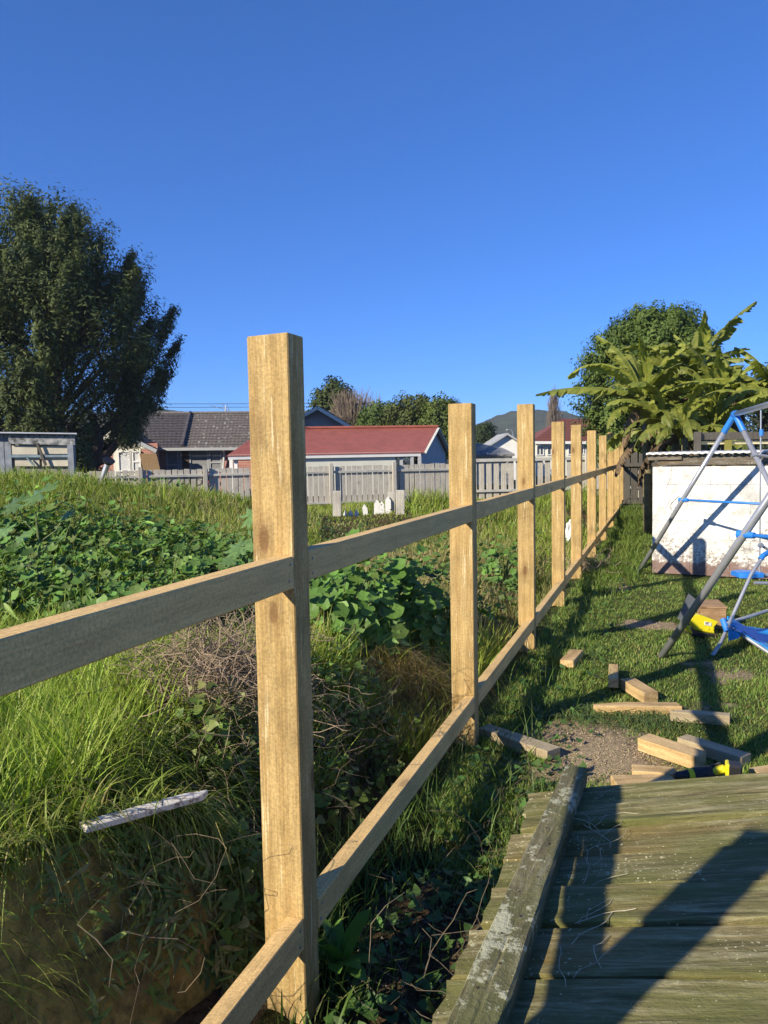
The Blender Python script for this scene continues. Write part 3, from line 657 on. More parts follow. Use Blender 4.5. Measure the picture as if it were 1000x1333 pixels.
window(hs, vf(uf(219, D2), D2, 0), vf(uf(239, D2), D2, 0), zz(230, 614, D2), zz(230, 587, D2), M['greypaint'], M['curtain_dim'], toCam, (.75,), zz(230, 605, D2))
window(hs, vf(uf(249, D2), D2, 0), vf(uf(274, D2), D2, 0), zz(260, 614, D2), zz(260, 587, D2), M['greypaint'], M['curtain_dim'], toCam, ())
window(hs, vf(uf(274.6, D2), D2, 0), vf(uf(291, D2), D2, 0), zz(283, 614, D2), zz(283, 587, D2), M['greypaint'], M['curtain_dim'], toCam, (), zz(283, 602, D2))
g = G(); D3 = DH+.84; g.box((0, 0, 0), (.34, .05, 1.2)); o = g.build('door_surround', plain('dark_stained_wood', (.05, .03, .02)), hs, world=False); q = vf(uf(244.3, D3), D3, zz(244, 600, D3))-Vector(base); o.location = Matrix.Rotation(-PSI, 4, 'Z') @ q
G().tube([Q_(294, 584, DH+.5), Q_(294, 590, DH+.7), Q_(292, 612, DH+.8)], .05, 6).build('downpipe', M['white'], hs, world=True)
mb = thing('leaning_mat', vf(uf(197, DH-1), DH-1, zz(197, 614, DH-1)), 'brown woven mat leaning on the brick wall beside the white window', 'mat', rz=PSI)
G().prism([Q_(189, 616, DH-1.0), Q_(211, 616, DH-1.0), Q_(206, 590, DH-.7), Q_(184, 590.5, DH-.7)], HF*.04).build('mat', plain('woven_reed', (.20, .13, .065), .9, .45, 30), mb, world=True)
# tv aerial
ta = thing('tv_aerial', Q_(296, 540, DH+4.2), 'thin TV aerial on the ridge of the dark tiled house', 'aerial', rz=PSI)
Da = DH+4.2; G().tube([Q_(297, 540, Da), Q_(298, 528, Da)], .022, 5).build('mast', M['metal'], ta, world=True)
G().tube([Q_(278, 528.5, Da), Q_(303, 535, Da)], .018, 5).build('boom', M['metal'], ta, world=True)
for a_, b_ in ((294, 299), (299, 303)):
    G().tube([Q_(a_, 525, Da), Q_(b_, 537, Da)], .018, 5).build('element', M['metal'], ta, world=True)
# --- red roofed garage
fl_ = vf(uf(299, 27), 27, 0); fr_ = vf(uf(549, 28.4), 28.4, 0); bv_ = HR*1.3+HF*4.8
gg = thing('red_roof_garage', fl_, 'long cream garage under a red corrugated roof behind the grey fence', 'garage', rz=PSI)
ze = Q_(420, 590, 28).z; zr = ze+.95; gb = -.5
def U(v, z): return Vector((v.x, v.y, z))
e0, e1 = U(fl_, ze), U(fr_, ze); r0_, r1_ = U(fl_+bv_*.5+HR*.25, zr), U(fr_+bv_*.5, zr); k0, k1 = U(fl_+bv_, ze), U(fr_+bv_, ze)
g = G(); ncor = 76
over = (e0-r0_).normalized()*.08; A_, B_ = e0+over, e1+over; nrm = Vector((0, 0, 1))
ridgeD = (e1-e0).normalized()*.18; B_ = B_+ridgeD; rr1 = r1_+ridgeD
for k in range(ncor*2):
    s0, s1 = k/(ncor*2), (k+1)/(ncor*2); h0 = .013 if k % 2 else 0; h1 = 0 if k % 2 else .013
    a_, b_, c_, d_ = A_.lerp(B_, s0)+nrm*h0, A_.lerp(B_, s1)+nrm*h1, r0_.lerp(rr1, s1)+nrm*h1, r0_.lerp(rr1, s0)+nrm*h0
    g.add([a_, b_, c_, d_, a_-nrm*.04, b_-nrm*.04, c_-nrm*.04, d_-nrm*.04], [(0, 1, 2, 3), (7, 6, 5, 4), (4, 5, 1, 0)])
g.add([r0_, rr1, k1+ridgeD, k0], [(0, 1, 2, 3)])
g.build('roof', M['redroof'], gg, world=True)
G().tube([r0_+nrm*.04, rr1+nrm*.04], .07, 6).build('ridge_cap', M['redroof'], gg, world=True)
inset = bv_.normalized()*.08
w0, w1 = fl_+inset+(fr_-fl_)*.12, fr_+inset-(fr_-fl_)*.0; 
g = G(); g.prism([U(w0, gb), U(w1-(fr_-fl_)*.14, gb), U(w1-(fr_-fl_)*.14, ze), U(w0, ze)], inset*.3); g.build('wall', M['offwhite'], gg, world=True)
G().beam(U(fl_, ze-.09)-HF*.02, U(fr_, ze-.09)-HF*.02, .05, .17).build('fascia', M['white'], gg, world=True)
g = G(); pf = fr_+inset*.2; g.prism([U(pf, gb), U(fr_+bv_, gb), U(fr_+bv_, ze), U(r1_, zr-.03), U(pf, ze)], (fl_-fr_).normalized()*.12); g.build('gable', M['greypaint'], gg, world=True)
G().beam(U(r1_+ridgeD, zr-.02), U(k1+ridgeD, ze-.02), .05, .14, up=HR).build('barge_board', M['offwhite'], gg, world=True)
G().beam(U(r1_+ridgeD, zr-.02), U(fr_+ridgeD, ze-.02)+over, .05, .14, up=HR).build('barge_board', M['offwhite'], gg, world=True)
for px in (303, 309): 
    p = vf(uf(px, 27.2), 27.2, 0); G().beam(U(p, gb), U(p, ze-.17), .12, .12, up=HF).build('carport_post', M['white'], gg, world=True)
for px in (523, 537, 547):
    p = vf(uf(px, 28.3), 28.3, 0)+inset; G().beam(U(p, gb), U(p, ze-.17), .12, .12, up=HF).build('carport_post', M['greypaint'], gg, world=True)
p0 = fr_+bv_*.32+HR*.02; p1 = fr_+bv_*.62+HR*.02; gn = Vector((bv_.y, -bv_.x, 0)).normalized()
window(gg, U(p0, 0)+gn*.01, U(p1, 0)+gn*.01, .55, 1.12, M['offwhite'], M['glass'], gn, (.5,))
# --- far right: red tiled bungalow
DB = 58.0; bh = thing('white_bungalow', vf(uf(757, DB), DB, -.4), 'white bungalow under a hipped red-brown tile roof beyond the posts', 'house', rz=PSI); gb = -.4
Eq = lambda px, py, D=DB: Q_(px, py, D)
g = G(); rA, rB = Eq(733, 545.5, DB+3), Eq(772, 545.5, DB+3); eA, eB = Eq(694, 574.5), Eq(822, 574.5); kA, kB = eA+HF*7, eB+HF*7
slope_tiles(g, eA, eB, rB, rA, 14, 60, .04); g.add([eA, rA, kA], [(0, 1, 2)]); g.add([eB, kB, rB], [(0, 1, 2)]); g.add([kA, rA, rB, kB], [(0, 1, 2, 3)])
g.build('roof', M['redtile'], bh, world=True)
wA, wB = vf(uf(697, DB+.5), DB+.5, 0), vf(uf(819, DB+.5), DB+.5, 0)
g = G(); g.prism([U(wA, gb), U(wB, gb), U(wB, Eq(0, 574.5).z if False else eA.z), U(wA, eA.z)], HF*5); g.build('wall', M['offwhite'], bh, world=True)
G().beam(eA-Vector((0, 0, .1)), eB-Vector((0, 0, .1)), .08, .2).build('fascia', M['white'], bh, world=True)
zt_, zb_ = Q_(750, 579, DB).z, Q_(750, 592, DB).z
for a_, b_ in ((699, 709), (713, 724), (740, 750), (757, 764), (779, 789)):
    window(bh, vf(uf(a_, DB+.5), DB+.49, 0), vf(uf(b_, DB+.5), DB+.49, 0), zb_, zt_, M['white'], M['glass'], toCam, (.5,))
# --- white gabled shed beyond
DW = 50.0; wg = thing('white_gable_shed', vf(uf(660, DW), DW, -.4), 'plain white gable end with a low roof in front of the hill', 'shed', rz=PSI)
a_, b_, c_ = Q_(636, 583, DW), Q_(686, 583, DW), Q_(661, 567, DW)
g = G(); g.prism([U(a_, gb), U(b_, gb), b_, c_, a_], HF*.2); g.build('wall', M['white'], wg, world=True)
g = G(); bk = HF*8
for s, e_ in ((a_, -HR), (b_, HR)): g.prism([c_-HF*.3+nrm*.02, s-HF*.3+e_*.25-nrm*.12, s-HF*.3+e_*.25-nrm*.02, c_-HF*.3+nrm*.16], bk)
g.build('roof', M['greypaint'], wg, world=True)
# --- low grey roofs in front of it
DL = 40.0; lg = thing('low_grey_shed', vf(uf(640, DL), DL, -.4), 'low rusty grey sheet roof shed beside the white gable', 'shed', rz=PSI)
g = G(); g.prism([U(vf(uf(614, DL), DL, 0), gb), U(vf(uf(668, DL), DL, 0), gb), Q_(668, 592, DL), Q_(614, 592, DL)], HF*4); g.build('wall', M['greywood'], lg, world=True)
rm_ = plain('old_grey_iron', (.20, .19, .18), .7, .3, 3)
g = G(); a_, b_ = Q_(611, 592, DL-.3), Q_(671, 591, DL-.3); c_, d_ = Q_(655, 583, DL+3), Q_(612, 575, DL+3)
for k in range(40):
    s0, s1 = k/40, (k+1)/40; h = nrm*(.015 if k % 2 else 0)
    g.add([a_.lerp(b_, s0)+h, a_.lerp(b_, s1)+h, d_.lerp(c_, s1)+h, d_.lerp(c_, s0)+h], [(0, 1, 2, 3)])
    g.add([a_.lerp(b_, s0)+h, a_.lerp(b_, s1)+h, a_.lerp(b_, s1)-nrm*.1, a_.lerp(b_, s0)-nrm*.1], [(0, 1, 2, 3)])
g.build('roof', rm_, lg, world=True)
# --- left shed
DS = 14.5; sh = thing('old_garden_shed', vf(uf(50, DS), DS, float(gz(*vf(uf(50, DS), DS, 0).xy))), 'weathered blue shed with peeling fascia at the far left under the dark tree', 'shed', rz=PSI); gb = .2
SQ = lambda px, py, D=DS: Q_(px, py, D)
m, n, l, b = mat('peeling_blue_paint'); v = coords(n, l); f = noise(n, l, v, 9, 6, .75); r = ramp(n, [(.42, (.06, .06, .06)), (.47, (.15, .16, .17)), (.6, (.34, .34, .33))]); l.new(f, r.inputs[0]); l.new(r.outputs[0], b.inputs['Base Color']); b.inputs['Roughness'].default_value = .85; bump(n, l, f, b, .5, .01)
blu = m; bgrey = plain('blue_grey_board', (.19, .21, .24), .8, .3, 6)
g = G(); g.prism([U(SQ(-110, 600), gb), U(SQ(101, 600), gb), SQ(101, 567), SQ(-110, 565)], HF*2.8-HR*1.15); g.build('wall', plain('shed_lining', (.20, .19, .175), .8, .3, 4), sh, world=True)
for k in range(8):
    x0 = 18-k*9.2; g = G(); g.prism([U(SQ(x0-8.6, 600, DS-.05), gb), U(SQ(x0, 600, DS-.05), gb), SQ(x0, 565, DS-.05), SQ(x0-8.6, 565, DS-.05)], HF*.03); g.build('cladding_board', bgrey, sh, world=True, bevel=.004)
G().beam(SQ(16, 571.5, DS-.12), SQ(102, 573.5, DS-.12), .05, .19).build('fascia', blu, sh, world=True, bevel=.005)
g = G(); g.prism([SQ(-112, 562.5, DS-.25), SQ(104, 565.5, DS-.25), SQ(104, 563.8, DS-.25), SQ(-112, 560.8, DS-.25)], HF*3.0-HR*1.25); g.build('roof', M['metal'], sh, world=True)
cr = plain('cream_panel', (.46, .42, .33), .8, .15, 4); wb = plain('blue_grey_batten', (.16, .22, .26), .8, .3, 5)
for (x0, x1, y0, y1) in ((19, 52, 592, 580), (56, 91, 591, 580), (22, 54, 607, 595), (57, 91, 607, 595)):
    g = G(); g.prism([SQ(x0, y0, DS-.07), SQ(x1, y0, DS-.07), SQ(x1, y1, DS-.07), SQ(x0, y1, DS-.07)], HF*.03); g.build('door_panel', cr, sh, world=True, bevel=.004)
G().beam(SQ(13, 594, DS-.12), SQ(92, 593.5, DS-.12), .04, .045).build('batten', wb, sh, world=True)
G().beam(SQ(52, 577, DS-.15), SQ(62, 606, DS-.15), .03, .045, up=HR).build('batten', M['darkwood'], sh, world=True)
G().beam(SQ(38, 596, DS-.15), SQ(47, 606, DS-.15), .03, .03, up=HR).build('batten', wb, sh, world=True)
G().beam(U(SQ(96, 600, DS-.14), gb), SQ(96, 579, DS-.14), .11, .1, up=HF).build('corner_post', bgrey, sh, world=True)
# --- street lamps and wires
for k, (px, top_, D, dx, lab) in enumerate(((641, 557, 70, -14, 'grey street lamp nearest the white gable, its arm curving left'), (670, 560, 80, -9, 'farther grey street lamp in front of the hill, just left of the third post'))):
    t_ = thing('street_lamp', vf(uf(px, D), D, -.4), lab, 'street lamp', 'street lamps before the hill', rz=PSI)
    pp = [U(vf(uf(px, D), D, 0), -.4)]+[Q_(px, 572, D), Q_(px-1, 565, D), Q_(px+dx*.3, 560, D), Q_(px+dx*.75, top_, D)]
    G().tube(pp, [.09, .07, .06, .05, .045], 6).build('pole', M['metal'], t_, world=True)
    a_ = Q_(px+dx*.7, top_, D); b_ = Q_(px+dx*1.1, top_, D); G().tube([a_, (a_+b_)/2, b_], [.05, .11, .04], 6).build('lamp_head', M['metal'], t_, world=True)
for k, (y0, y1, y2, lab) in enumerate(((524.5, 526.5, 524, 'upper thin overhead wire left of the tall front post'), (527, 531, 529, 'lower thin overhead wire left of the tall front post'))):
    pts = [Q_(-300+k*0+t*80, y0+(y1-y0)*math.sin(math.pi*min(1, t/12))+.0*t, 62+k) for t in range(0, 11)]
    o = G().tube(pts, .02, 4).build('power_line', M['wire']); tag(o, lab, 'wire', 'overhead wires')
# --- flared pipe
fp = thing('steel_pipe', at(133, 628, 12.2), 'grey steel pipe with flared end poking up from the grass beside the dark tree', 'pipe')
G().tube([at(126, 645, 12.2), at(139.5, 605, 12.2), at(140.5, 601, 12.2)], [.045, .045, .07], 14).build('tube', M['metal'], fp, world=True, smooth=False)
c0, c1 = at(140.5, 602.5, 12.2), at(141.6, 599, 12.18); G().tube([c0, c1], [.072, .10], 16, cap=True).build('flange', M['black'], fp, world=True)
# --- old white picket remnants
pk = thing('broken_picket_fence', at(480, 686, 12.8), 'remains of a white picket fence with grey posts in the long grass', 'fence')
def picket(x0, y0, x1, y1, w_, D, m_=None):
    a_, b_ = at(x0, y0, D), at(x1, y1, D); d_ = (b_-a_).normalized(); s_ = HR*(w_*D/1000/2)
    g = G(); tip = b_; sh_ = b_-d_*.07; g.prism([a_-s_, a_+s_, sh_+s_, tip, sh_-s_], HF*.02); g.build('picket', m_ or M['white'], pk, world=True)
for q in ((490, 692, 491, 650, 7.5), (498, 692, 497, 652, 6.5), (506, 690, 505, 646, 7.5), (480, 694, 474, 656, 6.5), (465, 688, 464, 663, 5.5), (458, 688, 456, 663, 5.5), (450, 686, 449, 664, 5)): picket(*q, 12.8)
for (x0, x1, y0, y1, D) in ((433.5, 444.5, 682, 639, 12.6), (515.5, 527, 692, 638, 12.6), (505, 514.5, 690, 640, 12.9)):
    c_ = (x0+x1)/2; G().beam(at(c_, y0, D), at(c_, y1, D), (x1-x0)*D/1000, .11, up=HF).build('post', M['greywood'], pk, world=True, bevel=.006)
# ================================================================== SWING FRAME
def swing_leg_pts(): pass
F1 = on_z(829, 749, 0); F2 = on_z(861, 855, 0)
A1 = at(957, 539, 7.55); A2 = A1+(F2-F1); A2.z = A1.z
sw = thing('swing_frame', (.6, 6.8, 0), 'grey tubular swing frame with blue plastic joints in front of the white wall', 'swing set')
F1r = at(1084, 700, 6.54); F1r.z = 0; F2r = F1r+(F2-F1); F2r.z = 0
RT = .024
def leg(a, b_):
    d = (b_-a); g = G(); g.tube([a, a+d*.97], RT, 14); o = g.build('leg', M['steel'], sw, world=True, smooth=False)
    for p in o.data.polygons: p.use_smooth = len(p.vertices) == 4
    g = G(); g.tube([a+d*.90, a+d*.985], RT+.006, 14); g.build('joint_sleeve', M['blue'], sw, world=True)
    return o
for f_, a_ in ((F1, A1), (F1r, A1), (F2, A2), (F2r, A2)): leg(f_, a_)
g = G(); ext = (A2-A1).normalized(); g.tube([A1-ext*.05, A2+ext*.05], .024, 14); g.build('top_bar', M['steel'], sw, world=True, smooth=True)
for f_, fr__, a_ in ((F1, F1r, A1), (F2, F2r, A2)):
    p, q = f_.lerp(a_, .50), fr__.lerp(a_, .50); d_ = (q-p).normalized()
    G().tube([p-d_*.03, q+d_*.03], .0125, 10).build('cross_bar', M['blue'], sw, world=True, smooth=True)
    for pp, s in ((p, 1), (q, -1)):
        G().tube([pp-d_*.04*s, pp+d_*.07*s], [.026, .019], 10).build('bar_bracket', M['blue'], sw, world=True)
for a_ in (A1, A2): G().tube([a_-ext*.045, a_+ext*.045], .034, 14).build('corner_joint', M['blue'], sw, world=True)
# glider hanging from the top bar
tb = A1.lerp(A2, .355); bot = at(989, 755, 6.3)
gl = thing('glider_swing', bot, 'two seat glider with blue seat hanging by a thin rod from the swing frame', 'glider')
G().tube([tb-Vector((0, 0, .02)), bot], .0065, 8).build('hanger_rod', M['steel'], gl, world=True)
c_ = at(991.5, 563, 6.3); G().tube([c_-Vector((0, 0, .025)), c_+Vector((0, 0, .025))], .017, 10).build('rod_clamp', M['blue'], gl, world=True)
G().tube([at(978, 594, 6.3), at(985, 592, 6.3), at(1010, 596, 6.3)], .014, 8).build('hand_grip', M['steel'], gl, world=True)
G().tube([at(990, 709, 6.3), at(1030, 735, 6.35)], .012, 8).build('handle_bar', M['steel'], gl, world=True)
G().tube([at(988.5, 708.5, 6.3), at(992, 711, 6.3)], .022, 10).build('handle_knob', M['steel'], gl, world=True)
s0, s1 = at(957, 747, 6.35), at(990, 747, 6.35)
g = G(); d_ = (s1-s0); rows = []
for k in range(12):
    t = k/11; p = s0+d_*t; wv = .07+.035*math.sin(math.pi*min(1, t*1.3+.1)); h = .02+.006*math.sin(t*math.pi)
    r_ = [p-HF*wv*1.0+Vector((0, 0, h*.4)), p-HF*wv*.7+Vector((0, 0, h)), p+HF*wv*.7+Vector((0, 0, h)), p+HF*wv+Vector((0, 0, h*.4)), p+HF*wv-Vector((0, 0, .025)), p-HF*wv-Vector((0, 0, .025))]; rows.append(r_)
vs = [p for r_ in rows for p in r_]; fs = [(k*6+q, k*6+(q+1) % 6, (k+1)*6+(q+1) % 6, (k+1)*6+q) for k in range(11) for q in range(6)]+[(5, 4, 3, 2, 1, 0), tuple(66+q for q in range(6))]
g.add(vs, fs); g.build('seat', M['blue'], gl, world=True, bevel=.004)
G().tube([at(972, 750, 6.35), at(1090, 746, 6.4)], .020, 10).build('seat_beam', M['steel'], gl, world=True)
G().tube([at(982, 759, 6.2), at(1040, 760, 6.2)], .014, 8).build('foot_rest', M['steel'], gl, world=True)
s0, s1 = at(1060, 745, 6.4), at(1093, 745, 6.4); g = G(); g.beam(s0, s1, .18, .04); g.build('seat', M['blue'], gl, world=True, bevel=.012)
# ================================================================== SLING SEAT with blue fabric
ss = thing('sling_seat', on_z(935, 850, 0), 'bent grey tube lounger frame with bright blue fabric at the right edge', 'lounger')
G().tube([at(1040, 708, 5.55), at(1008, 716, 5.5), at(996, 722, 5.45), at(986, 735, 5.42), at(978, 748, 5.4), at(960, 788, 5.35), at(946, 820, 5.3), at(938, 838, 5.25), on_z(928, 853, .01)], .013, 10).build('frame_tube', M['steel'], ss, world=True, smooth=True)
G().tube([at(945, 815, 5.3), at(970, 829, 5.2), at(1000, 849, 5.05), at(1050, 880, 4.85)], .014, 10).build('seat_tube', M['steel'], ss, world=True, smooth=True)
G().tube([at(945, 812, 5.3), at(1000, 795, 5.9), at(1060, 790, 6.2)], .013, 10).build('seat_tube', M['steel'], ss, world=True, smooth=True)
G().tube([at(1000, 850, 5.05), at(1001, 868, 5.05), on_z(1001, 876, .01)], .013, 8).build('foot', M['black'], ss, world=True)
c1_ = at(990, 721, 5.44); G().tube([at(1002, 718.5, 5.48), at(994, 723, 5.44), at(990, 728, 5.43)], .019, 10).build('tube_joint', M['blue'], ss, world=True)
G().tube([at(941, 806, 5.33), at(947, 822, 5.28)], .021, 10).build('tube_joint', M['blue'], ss, world=True)
topE = [(947, 802, 5.35), (957, 807, 5.4), (972, 815, 5.5), (985, 817, 5.6), (1000, 818, 5.65), (1050, 822, 5.7)]
botE = [(949, 818, 5.27), (963, 823, 5.2), (975, 829, 5.15), (990, 838, 5.1), (1003, 846, 5.03), (1050, 873, 4.88)]
def il(E, t):
    x = t*(len(E)-1); k = min(int(x), len(E)-2); f = x-k; return [E[k][q]*(1-f)+E[k+1][q]*f for q in range(3)]
g = G(); nu, nv_ = 30, 12; vs = []
for a_ in range(nu+1):
    A_, B_ = at(*il(topE, a_/nu)), at(*il(botE, a_/nu))
    for c_ in range(nv_+1):
        t = c_/nv_; p = A_.lerp(B_, t); p.z += -.03*math.sin(math.pi*t)+.004*math.sin(a_*.5+c_*.9)+.003*math.sin(a_*.3-c_*.7); vs.append(p)
g.add(vs, [(a_*(nv_+1)+c_, (a_+1)*(nv_+1)+c_, (a_+1)*(nv_+1)+c_+1, a_*(nv_+1)+c_+1) for a_ in range(nu) for c_ in range(nv_)])
o = g.build('fabric', M['bluecloth'], ss, world=True, smooth=True); md_ = o.modifiers.new('solid', 'SOLIDIFY'); md_.thickness = .004
g = G(); P = [at(948, 818, 5.27), at(965, 824, 5.2), at(962, 831, 5.2), at(949, 834, 5.27)]; g.prism(P, HF*.004); g.build('fabric_flap', M['bluecloth'], ss, world=True)
for px, py in ((955, 817.5), (968, 825), (981, 833.5)):
    p = at(px, py, 5.22); G().tube([p+Vector((0, 0, .014)), p+HR*.02, p-Vector((0, 0, .016)), p-HR*.02, p+Vector((0, 0, .014))], .003, 5).build('lacing', M['black'], ss, world=True)
# ================================================================== BOX and YELLOW CASE on the lawn
bx = on_z(922, 822, 0)
cb_ = thing('wooden_box', bx, 'brown plywood box behind the yellow case on the lawn', 'box', rz=R(12))
ply = timber('brown_plywood', 0, (.40, .25, .13), (.27, .16, .08), ring=5)
for q, (c_, d_) in enumerate((((.02, .05, .10), (.25, .018, .20)), ((.02, .33, .10), (.25, .018, .20)), ((-.095, .19, .10), (.018, .26, .20)), ((.135, .19, .10), (.018, .26, .20)))):
    G().box((0, 0, 0), d_).build('side', ply, cb_, bevel=.002).location = c_
o = G().box((0, 0, 0), (.27, .31, .015)).build('lid', ply, cb_, bevel=.002); cb_.scale = (.74, .8, .8); cb_.location = on_z(928, 820, 0); o.location = (.02, .19, .214); o.rotation_euler = (R(3), 0, 0)
gp = thing('offcut_sheet', on_z(898, 815, 0), 'dark grey offcut panel leaning beside the plywood box', 'panel', rz=R(10))
o = G().box((0, 0, .11), (.012, .30, .22)).build('sheet', plain('dark_grey_board', (.10, .11, .12), .6, .2), gp, bevel=.002); o.rotation_euler = (0, R(22), 0); o.location = (-.03, .14, 0)
yc = thing('yellow_case', on_z(920, 829, 0), 'bright yellow plastic tool case with dark base lying in front of the plywood box', 'tool case', rz=R(8))
D_ = 5.62
g = G(); P = [at(899, 812, D_), at(906, 823, D_), at(931, 827, D_), at(930, 819, D_), at(936, 812, D_), at(926, 808, D_), at(912, 803, D_), at(902, 803, D_)]; P = [p+Vector((0, 0, .012)) for p in P]
g.prism(P, HF*.08+Vector((0, 0, .004))); g.build('case_shell', M['yellow'], yc, world=True, bevel=.006, seg=2)
G().beam(at(896, 822, D_+.05)+Vector((0, 0, .0)), at(931, 828, D_+.05)+Vector((0, 0, .01)), .17, .035).build('case_base', M['black'], yc, world=True, bevel=.005)
G().beam(at(891, 812, D_), at(896, 822, D_), .14, .012, up=HR).build('case_flap', M['yellow'], yc, world=True, bevel=.003)
n0 = -HF*.004; g = G(); P = [at(917, 815.5, D_), at(926, 817, D_), at(926, 812.5, D_), at(917, 811, D_)]; P = [p+Vector((0, 0, .012)) for p in P]; g.prism([p+n0 for p in P], HF*.005); g.build('label', M['white'], yc, world=True)
for dx, dy, w_ in ((1.2, 1.5, 6), (1.2, 3.0, 4.5)):
    a_ = at(917+dx, 811+dy, D_)+Vector((0, 0, .012))+n0*1.4; G().beam(a_, a_+HR*w_*D_/1000*.8, .002, .004).build('print_line', M['black'], yc, world=True)
for px in (912, 922, 928): G().tube([at(px, 822, D_)+Vector((0, 0, .02))-HF*.004, at(px, 822, D_)+Vector((0, 0, .02))+HF*.02], .009, 8).build('latch', M['yellow'], yc, world=True)
# ================================================================== OFFCUTS on the lawn
offs = [
 ((738, 866), (751, 851), .085, .045, 'offcut', 'small pine offcut lying alone nearest the third post'),
 ((798.5, 891), (799, 871), .055, .055, 'offcut', 'short pine offcut standing end-on just above the chunky angled block'),
 ((817, 888), (848, 907), .085, .06, 'offcut', 'chunky pine block lying at an angle below the short end-on offcut'),
 ((772, 919), (886, 921), .075, .05, 'offcut', 'longest pine offcut with a sharp tapered left end'),
 ((872, 932), (949, 937), .055, .05, 'offcut_grey', 'pine offcut crossed by the long post shadow right of the tapered one'),
 ((838, 962), (914, 988), .09, .06, 'offcut', 'thick pale offcut with split end, left one of the crossing pair'),
 ((888, 962), (972, 988), .08, .05, 'offcut_grey', 'greyer long offcut, right one of the crossing pair'),
 ((800, 1019), (878, 1018), .11, .05, 'offcut', 'pale clean offcut just behind the far edge of the mossy panel'),
 ((823, 1003), (882, 1008), .07, .055, 'offcut', 'pale offcut lying behind another one next to the drill'),
 ((984, 1012), (1040, 1004), .08, .05, 'offcut', 'pine offcut end at the right edge beside the drill'),
 ((630, 948), (720, 976), .09, .045, 'offcut_grey', 'weathered rail offcut in the shade at the foot of the second post'),
]
OFFP = []
for (a_, b_, w_, h_, mt, lab) in offs:
    p = on_z(*a_, h_*.75); q = on_z(*b_, h_*.75); z0 = float(gz((p.x+q.x)/2, (p.y+q.y)/2))
    d_ = q-p; L = max(d_.length, .11); c_ = (p+q)/2; OFFP.append((p, q, w_))
    g = G(); hx = L/2; tp = .6 if 'tapered' in lab else 0
    ns = 5; rows = []
    for s_ in range(ns+1):
        t = s_/ns; x = -hx+L*t; k = 1-(tp*max(0, (.35-t)/.35)); yo = -(1-k)*w_/2
        rows.append([(x+random.uniform(-.001, .001), -w_/2*k+yo, -h_/2), (x, w_/2*k+yo, -h_/2), (x, w_/2*k+yo, h_/2), (x, -w_/2*k+yo, h_/2)])
    sk = random.uniform(-.012, .012); rows[-1] = [(x+sk*(y > 0), y, z) for x, y, z in rows[-1]]
    vs = [v_ for r_ in rows for v_ in r_]; fs = [(s_*4+q_, s_*4+(q_+1) % 4, (s_+1)*4+(q_+1) % 4, (s_+1)*4+q_) for s_ in range(ns) for q_ in range(4)]+[(3, 2, 1, 0), tuple(ns*4+q_ for q_ in range(4))]
    g.add(vs, fs); o = g.build('timber_offcut', M[mt], None, bevel=.002)
    o.location = (c_.x, c_.y, z0+h_/2+.012); o.rotation_euler = (random.uniform(-.03, .03), random.uniform(-.02, .02), math.atan2(d_.y, d_.x))
    tag(o, lab, 'offcut', 'pine offcuts scattered on the lawn')
# ================================================================== CORDLESS DRILL
dp = on_z(918, 1014, .05); dr = thing('cordless_drill', (dp.x, dp.y, .012), 'yellow and black cordless drill lying behind the mossy panel', 'drill', rz=PSI+R(4))
def dpart(name, g, mt, **k): return g.build(name, mt, dr, **k)
dpart('chuck', G().tube([(-.150, 0, .045), (-.138, 0, .045), (-.11, 0, .045), (-.085, 0, .045)], [.010, .019, .022, .026], 14), M['black'])
dpart('gear_collar', G().tube([(-.085, 0, .045), (-.06, 0, .045)], .031, 14), M['yellow'])
dpart('motor_housing', G().tube([(-.06, 0, .045), (-.03, 0, .046), (.03, 0, .048), (.055, 0, .046), (.065, 0, .046)], [.033, .036, .036, .030, .018], 16), M['black'])
g = G(); g.beam((.005, .0, .047), (.085, -.035, .085), .040, .034); dpart('handle', g, M['yellow'], bevel=.01)
g = G(); g.beam((.01, .022, .05), (.075, -.012, .09), .012, .036); dpart('grip_pad', g, M['black'], bevel=.004)
g = G(); g.box((.115, -.05, .075), (.062, .075, .075), rot=Matrix.Rotation(R(-25), 3, 'Z')); dpart('battery', g, M['black'], bevel=.008)
g = G(); g.box((.088, -.038, .08), (.02, .07, .07), rot=Matrix.Rotation(R(-25), 3, 'Z')); dpart('battery_collar', g, M['yellow'], bevel=.006)
dpart('trigger', G().box((-.004, -.036, .05), (.018, .014, .02)), M['black'], bevel=.003)
dr.scale = (.86,)*3; dr.location.z = .03
# ================================================================== OLD BOARD leaning on the bank (lower left)
bn = Vector((.90, -.16, .40)).normalized(); bp = Vector((-1.12, 1.4, .0))
def onpl(px, py):
    d = ray(px, py); o_ = Vector((0, 0, CH)); t = (bp-o_).dot(bn)/d.dot(bn); return o_+d*t
P = [onpl(*q) for q in ((-90, 1210), (-30, 1160), (0, 1143), (30, 1122), (60, 1109), (120, 1092), (180, 1080), (240, 1082), (275, 1098), (315, 1150), (343, 1212), (352, 1300), (350, 1440), (150, 1520), (-90, 1480))]
m, n, l, b = mat('stained_old_plywood'); v = coords(n, l, rnd=False); f = noise(n, l, v, 2.6, 6, .65); f2 = noise(n, l, v, 22, 6, .75); f3 = noise(n, l, v, 5.5, 3, .5, 1.2)
r = ramp(n, [(.30, (.13, .105, .018)), (.48, (.28, .215, .045)), (.62, (.38, .25, .07)), (.8, (.27, .14, .06))]); l.new(f, r.inputs[0])
rb = ramp(n, [(.36, g3(.4)), (.5, g3(1.0)), (.62, g3(1.5))]); l.new(f2, rb.inputs[0]); c = mixc(n, l, .9, r.outputs[0], rb.outputs[0], 'MULTIPLY')
